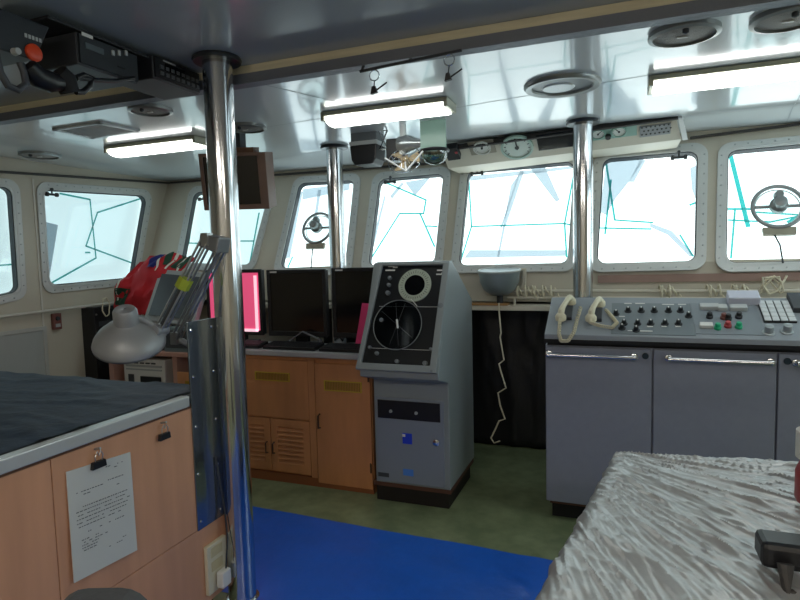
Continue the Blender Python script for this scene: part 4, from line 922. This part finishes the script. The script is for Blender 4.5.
# track and hanging clips
tp = at(360, 71.5, y=YE-.04); tq = at(462, 50, y=YE-.04)
m = MB(); m.tube([tp, tq], .006, 8)
for k in (.02, .5, .98): p = tp.lerp(tq, k); m.cyl(p, (p.x, YE-.02, ZF-.01), .006, 8)
tag(m.build('curtain_rail', mat('rail_dark', '#4a4c50', .4, .6), smooth=True), 'thin dark rail under the ceiling step with two hanging clips', 'rail')
def hclip(px, py0, px2, py1, label):
    a = at(px, py0, y=YE-.04); k = max(0, min(1, (a.x-tp.x)/(tq.x-tp.x))); a = tp.lerp(tq, k); b = at(px2, py1, y=YE-.04)
    t = thing('hanging_clip', a, label, 'clip', 'clips hanging from the ceiling rail')
    m = MB(); m.torus(a+V((0, 0, -.026)), V((0, 1, 0)), .02, .0025, 24, 6); m.build('ring', CHROME, t, smooth=True)
    m = MB(); m.tube([a+V((0, 0, -.046)), V((b.x, a.y, b.z+.012))], .0025, 6); m.build('wire', DGREY, t)
    m = MB(); m.prism([V((b.x-.012, a.y-.008, b.z-.008)), V((b.x+.014, a.y-.008, b.z-.004)), V((b.x+.006, a.y-.008, b.z+.022)), V((b.x-.006, a.y-.008, b.z+.02))], (0, .016, 0)); m.tube([V((b.x, a.y, b.z)), V((b.x+.055, a.y, b.z+.03))], .003, 6); m.build('jaw', BLACK, t)
hclip(374, 66, 374, 92, 'small black clip on a wire, left one on the ceiling rail')
hclip(449, 52, 448, 79, 'small black clip on a wire, right one on the ceiling rail')

# ------------------------------------------------------------------ radios hung from the rear ceiling
RXF = -1.75
def rx(px, py): p = at(px, py, x=RXF); return p.y, p.z
t = thing('radio_set', (RXF-.1, 1.65, ZN), 'black radio with a small display, middle of the three on the ceiling', 'radio', 'radios on the ceiling bracket')
y0, z1 = rx(75.5, 31); y1, _ = rx(136, 47); z0 = rx(75.5, 63)[1]
zb = z0+.0
m = MB(); m.box((RXF-.24, y0, z0), (RXF, y1, z1)); m.build('case', mat('radio_case', '#33363c', .45), t, bevel=.005)
MB().box((RXF-.26, y0-.11, z1+.002), (RXF+.01, y1+.05, z1+.012)).build('mount_plate', BLACK, t, bevel=.002)
m = MB(); m.box((RXF-.2, y0+.02, z1+.012), (RXF-.17, y0+.06, ZN)); m.box((RXF-.2, y1-.06, z1+.012), (RXF-.17, y1-.02, ZN)); m.build('bracket', ALU, t)
MB().box((RXF, y0+.006, z0+.006), (RXF+.008, y1-.006, z1-.006)).build('front_panel', mat('radio_front', '#20252b', .4), t)
def rbox(px0, py0, px1, py1, d0, d1, nm, mm, par):
    a = at(px0, py0, x=RXF+.01); b = at(px1, py1, x=RXF+.01); return MB().box((RXF+d0, min(a.y, b.y), min(a.z, b.z)), (RXF+d1, max(a.y, b.y), max(a.z, b.z))).build(nm, mm, par)
rbox(85, 42, 104, 55, .008, .011, 'display', mat('lcd_grey', '#4f5a5e', .3), t); rbox(117, 66, 125, 69, .008, .014, 'slot', BLACK, t)
for px in (113, 119, 126): rbox(px-1.3, 50, px+1.3, 56, .008, .013, 'key', LGREY, t)
rbox(82, 35, 93, 36, .008, .0095, 'nameplate', WHITE, t)
# second radio
t = thing('radio_set', (RXF-.1, 2.0, ZN), 'black radio full of small buttons, closest to the thick pillar', 'radio', 'radios on the ceiling bracket')
y0, z1 = rx(152, 54); y1 = rx(198, 66)[0]; z0 = rx(151, 77)[1]
MB().box((RXF-.2, y0, z0), (RXF, y1, z1)).build('case', mat('radio_case2', '#24262b', .45), t, bevel=.005)
MB().box((RXF-.15, y0+.03, z1), (RXF-.1, y1-.03, ZN)).build('bracket', DGREY, t)
MB().box((RXF, y0+.006, z0+.006), (RXF+.008, y1-.006, z1-.006)).build('front_panel', BLACK, t)
MB().box((RXF+.008, y0+.06, z1-.05), (RXF+.011, y1-.1, z1-.02)).build('display', SCREEN, t)
MB().box((RXF+.008, y0+.05, z1-.014), (RXF+.0095, y0+.12, z1-.009)).build('nameplate', LGREY, t)
for i in range(8):
    for j in range(2): MB().box((RXF+.008, y0+.03+.03*i, z0+.02+.025*j), (RXF+.013, y0+.048+.03*i, z0+.034+.025*j)).build('key', mat('key_mid', '#55585c', .4), t)
# third radio, cut by the left edge, with orange knob
t = thing('radio_set', (RXF-.1, 1.2, ZN), 'black radio with a round orange button in the upper left corner', 'radio', 'radios on the ceiling bracket')
y1, z1 = rx(50, 27); y0 = y1-.46; z0 = rx(40, 62)[1]
fr = MB(); fr.hexa([V((RXF, y0, z0)), V((RXF, y1-.06, z0)), V((RXF, y1, z1)), V((RXF, y0, z1))], [V((RXF-.2, y0, z0)), V((RXF-.2, y1-.06, z0)), V((RXF-.2, y1, z1)), V((RXF-.2, y0, z1))]); fr.build('case', mat('radio_case3', '#1d2128', .4), t, bevel=.005)
MB().box((RXF-.13, y1-.16, z1), (RXF-.1, y1-.12, ZN)).build('bracket', ALU, t)
c = at(33, 53, x=RXF); MB().lathe([(.027, 0), (.027, .008), (.022, .012), (.003, .013)], (RXF, c.y, c.z), (1, 0, 0), 28).build('orange_button', ORANGE, t, smooth=True)
c = at(33, 38, x=RXF); m = MB()
for k in range(5): m.box((RXF, c.y-.028+.012*k, c.z-.006), (RXF+.0015, c.y-.02+.012*k, c.z+.006))
m.build('lettering', LGREY, t)
m = MB(); 
for i in range(8):
    for j in range(5): m.box((RXF, y0+.02+.033*i, z0+.02+.023*j), (RXF+.006, y0+.038+.033*i, z0+.032+.023*j))
m.build('keys', mat('key_mid', '#55585c'), t)
m = MB(); c = at(14, 52, x=RXF); m.lathe([(.012, 0), (.01, .02)], (RXF, c.y, c.z), (1, 0, 0), 12); m.build('knob', LGREY, t)
# black microphone with coiled lead hanging under the radios
XM = -1.72
def xm(px, py): return at(px, py, x=XM)
t = thing('hand_microphone', xm(60, 80), 'black hand microphone and cable hanging beneath the left radios', 'microphone')
MB().tube([xm(28, 66), xm(38, 77), xm(50, 82), xm(62, 83)], [.026, .034, .034, .024], 14).build('cable_bundle', BLACK, t, smooth=True)
MB().tube([xm(58, 72), xm(65, 80), xm(70, 93)], [.03, .036, .03], 14).build('microphone_body', BLACKM, t, smooth=True)
MB().tube([xm(76, 78), xm(84, 75), xm(92, 78), xm(90, 86), xm(83, 92), xm(76, 92)], .01, 10).build('cable_loop', BLACK, t, smooth=True)
MB().tube([xm(-6, 45), xm(0, 72), xm(8, 86), xm(18, 90), xm(26, 84), xm(24, 72), xm(20, 62)], .011, 10).build('cable_loop', DGREY, t, smooth=True)
MB().tube([xm(80, 78), xm(95, 80), xm(115, 81), xm(134, 78)], .008, 8).build('cable', BLACK, t, smooth=True)

# monitor hung from the ceiling behind the left pole
y = 2.95; a, b = at(209, 156, y=y), at(266, 207, y=y); zt = zc(a.x, y)
Mr = Matrix.Translation(((a.x+b.x)/2, y, (a.z+b.z)/2)) @ Matrix.Rotation(math.radians(20), 4, 'Z') @ Matrix.Rotation(math.radians(10), 4, 'X')
w, h = (b.x-a.x)/2, (a.z-b.z)/2
t = thing('hanging_monitor', ((a.x+b.x)/2, y, zt), 'black screen in a brown wooden case hung from the ceiling behind the left pillar', 'monitor')
m = MB(); m.m = Mr; m.holed([(-w, -h), (w, -h), (w, h), (-w, h)], [[(-w+.02, -h+.03), (w-.05, -h+.03), (w-.05, h-.02), (-w+.02, h-.02)]], V((0, -.06, 0)), V((1,0,0)), V((0,0,1)), V((0, .2, 0))); m.build('wooden_case', mat('case_brown', '#7a5f52', .5, var=.15), t, bevel=.003)
m = MB(); m.m = Mr; m.box((-w+.02, -.045, -h+.03), (w-.05, .12, h-.02)); m.build('screen', SCREEN, t)
m = MB(); m.m = Mr; m.box((-.12, -.02, h), (.12, .12, h+.03)); m.build('top_plate', WOODD, t)
cM = Mr @ V((0, .05, h+.03))
MB().box((cM.x-.05, cM.y-.03, cM.z-.005), (cM.x+.05, cM.y+.03, zc(cM.x, cM.y))).build('hanger', DGREY, t)

# ------------------------------------------------------------------ floor tarp, covered table, chairs
def tp_(x0, x1, y0):
    def fn(u, v):
        x = x0+u*(x1-x0); y = y0+v*(2.755-.037*x-y0)
        z = .004+.006*max(0, noise.noise(V((x*3, y*5, 0))))
        f = noise.noise(V((x*7+y*3, y*6, 3))); k = max(0, min(1, (x+.75)*2))
        z += .02*k*max(0, f)**1.5
        return (x, y+.012*noise.noise(V((x*2, 3, 1)))*v, z)
    return fn
m = MB(); m.grid(tp_(-1.56, .65, .1), 110, 110); m.grid(tp_(-2.2, -1.56, 2.03), 30, 30)
tag(m.build('tarp', TARP, smooth=True), 'blue plastic tarp laid on the green floor', 'tarp')
SO = at(616, 450, z=.8); SU = V((.995, .1, 0)).normalized(); SV = V((-.15, -.99, 0)).normalized()    # SV towards the camera
SW, SL, SZ = 1.15, 1.25, .8
def stp(u, v, z): return V((SO.x, SO.y, 0))+SU*u+SV*v+V((0, 0, z))
t = thing('work_table', stp(SW/2, SL/2, 0), 'table hidden beneath the crinkled silver sheet', 'table')
m = MB(); m.hexa([stp(.02,.02,SZ-.03), stp(SW-.02,.02,SZ-.03), stp(SW-.02,SL-.02,SZ-.03), stp(.02,SL-.02,SZ-.03)], [stp(.02,.02,SZ-.004), stp(SW-.02,.02,SZ-.004), stp(SW-.02,SL-.02,SZ-.004), stp(.02,SL-.02,SZ-.004)]); m.build('top', WOODD, t)
for u in (.09, SW-.09):
    for v in (.09, SL-.09): m = MB(); m.cyl(stp(u, v, .012), stp(u, v, SZ-.03), .025, 12); m.build('leg', DGREY, t)
def rid(x): return 1-min(1, abs(x)*2)
def wrap(t, L, e):      # finer steps on the table top than on the drop
    return -e+e*t/.12 if t < .12 else L+e*(t-.88)/.12 if t > .88 else L*(t-.12)/.76
def cov(a, b):
    u = wrap(a, SW, .5); v = wrap(b, SL, .5)
    uu = max(0, min(SW, u)); vv = max(0, min(SL, v)); du = abs(u-uu); dv = abs(v-vv); drop = max(du, dv)
    ang = math.atan2(vv+.12, uu+.3); rr_ = math.hypot(uu+.3, vv+.12)
    wob = .25*noise.noise(V((uu*3, vv*3, 9)))
    n1 = noise.noise(V((ang*8+wob, rr_*1.1, 1))); n2 = noise.noise(V((ang*24+wob*2, rr_*2.2+2, 4))); n3 = noise.noise(V((ang*58+wob*3, rr_*3.6, 8))); n4 = noise.noise(V((uu*7+vv*4, vv*16-uu*9, 6)))
    hgt = .009*rid(n1)**6+.006*rid(n2)**5+.004*rid(n3)**4+.002*rid(n4)**3
    z = SZ+hgt
    ed = min(uu, vv, SW-uu, SL-vv)
    if drop == 0 and ed < .05: z -= .016*(1-ed/.05)**2
    if drop > 0:
        t_ = vv if du >= dv else uu
        out = .008+.05*drop+.03*abs(noise.noise(V((t_*8, drop*1.5, 3))))*min(1, drop*6)+.008*noise.noise(V((t_*25, drop*6, 5)))
        z = SZ-.016+hgt*max(0, 1-drop*15)-drop
        if du >= dv: uu += math.copysign(out, u-uu) if du > 0 else 0
        if dv >= du: vv += math.copysign(out, v-vv) if dv > 0 else 0
    return stp(uu, vv, z)
tag(MB().grid(cov, 300, 300).build('silver_cover', SILVER, smooth=True), 'crinkled silver plastic sheet covering the table in the right foreground', 'cover')
# things at the right edge
y = 1.35
a, b = at(762, 543, y=y), at(800, 600, y=y)
t = thing('equipment_case', (a.x+.15, y+.1, SZ+.02), 'black equipment case at the right edge on the silver sheet', 'case')
MB().box((a.x, y, SZ+.026), (a.x+.3, y+.08, a.z+.0)).build('case_body', BLACK, t, bevel=.012)
m = MB(); m.tube([(a.x+.04, y-.012, SZ+.05), (a.x+.04, y-.03, a.z-.09), (a.x+.2, y-.03, a.z-.09), (a.x+.2, y-.012, SZ+.05)], .016, 10); m.build('handle', mat('worn_grey', '#4a4847', .7, bump=.4, bscale=60), t, smooth=True)
y = 1.75; a, b = at(795, 447, y=y), at(800, 500, y=y)
t = thing('red_canister', (a.x+.08, y, SZ+.015), 'red canister with a white band on the silver sheet at the right edge', 'canister')
MB().lathe([(.06, 0), (.065, .01), (.065, a.z-SZ-.09), (.05, a.z-SZ-.05), (.025, a.z-SZ-.03), (.02, a.z-SZ)], (a.x+.068, y, SZ+.026), (0, 0, 1), 28).build('cylinder', mat('red_paint', '#a03a40', .4), t, smooth=True)
MB().lathe([(.0655, .12), (.0655, .19)], (a.x+.068, y, SZ+.026), (0, 0, 1), 28, cap=False).build('label', WHITE, t, smooth=True)
MB().tube([(a.x+.068, y, a.z+.01), (a.x+.06, y-.03, a.z+.03), (a.x+.1, y-.06, a.z+.02)], .012, 8).build('nozzle', BLACK, t, smooth=True)
# chair back at the lower left
c = at(96, 597, y=.72)
t = thing('chair', (c.x, .72, 0), 'dark grey chair whose narrow rounded back top shows at the bottom left', 'chair')
m = MB(); w = .09; hh = c.z+.0; pr = rrect([(-w, .5), (w, .5), (w, hh), (-w, hh)], .06)
m.m = Matrix.Translation((c.x, .72, 0)) @ Matrix.Rotation(.35, 4, 'Z'); m.holed(pr, [], V((0, -.03, 0)), V((1,0,0)), V((0,0,1)), V((0, .06, 0))); m.build('backrest', mat('chair_grey', '#4b4c4e', .6, bump=.2, bscale=60), t, bevel=.015)
m2 = MB(); m2.m = m.m; m2.box((-.22, -.46, .42), (.22, .02, .49)); m2.build('seat', mat('chair_grey', '#4b4c4e'), t, bevel=.02)
for sx in (-.19, .19):
    for sy in (-.43, -.01): k = MB(); k.m = m.m; k.cyl((sx, sy, 0.012), (sx, sy, .43), .014, 10); k.build('leg', DGREY, t)

# ------------------------------------------------------------------ world and view
w = bpy.data.worlds.new('world'); S.world = w; w.use_nodes = True
w.node_tree.nodes['Background'].inputs[0].default_value = (.75, .85, 1, 1); w.node_tree.nodes['Background'].inputs[1].default_value = 1.0
S.view_settings.view_transform = 'Standard'; S.view_settings.look = 'None'; S.view_settings.gamma = 1; S.view_settings.use_curve_mapping = False
S.view_settings.exposure = 1.2
S.cycles.use_denoising = True
S.cycles.max_bounces = 8; S.cycles.diffuse_bounces = 4; S.cycles.glossy_bounces = 4; S.cycles.transparent_max_bounces = 12
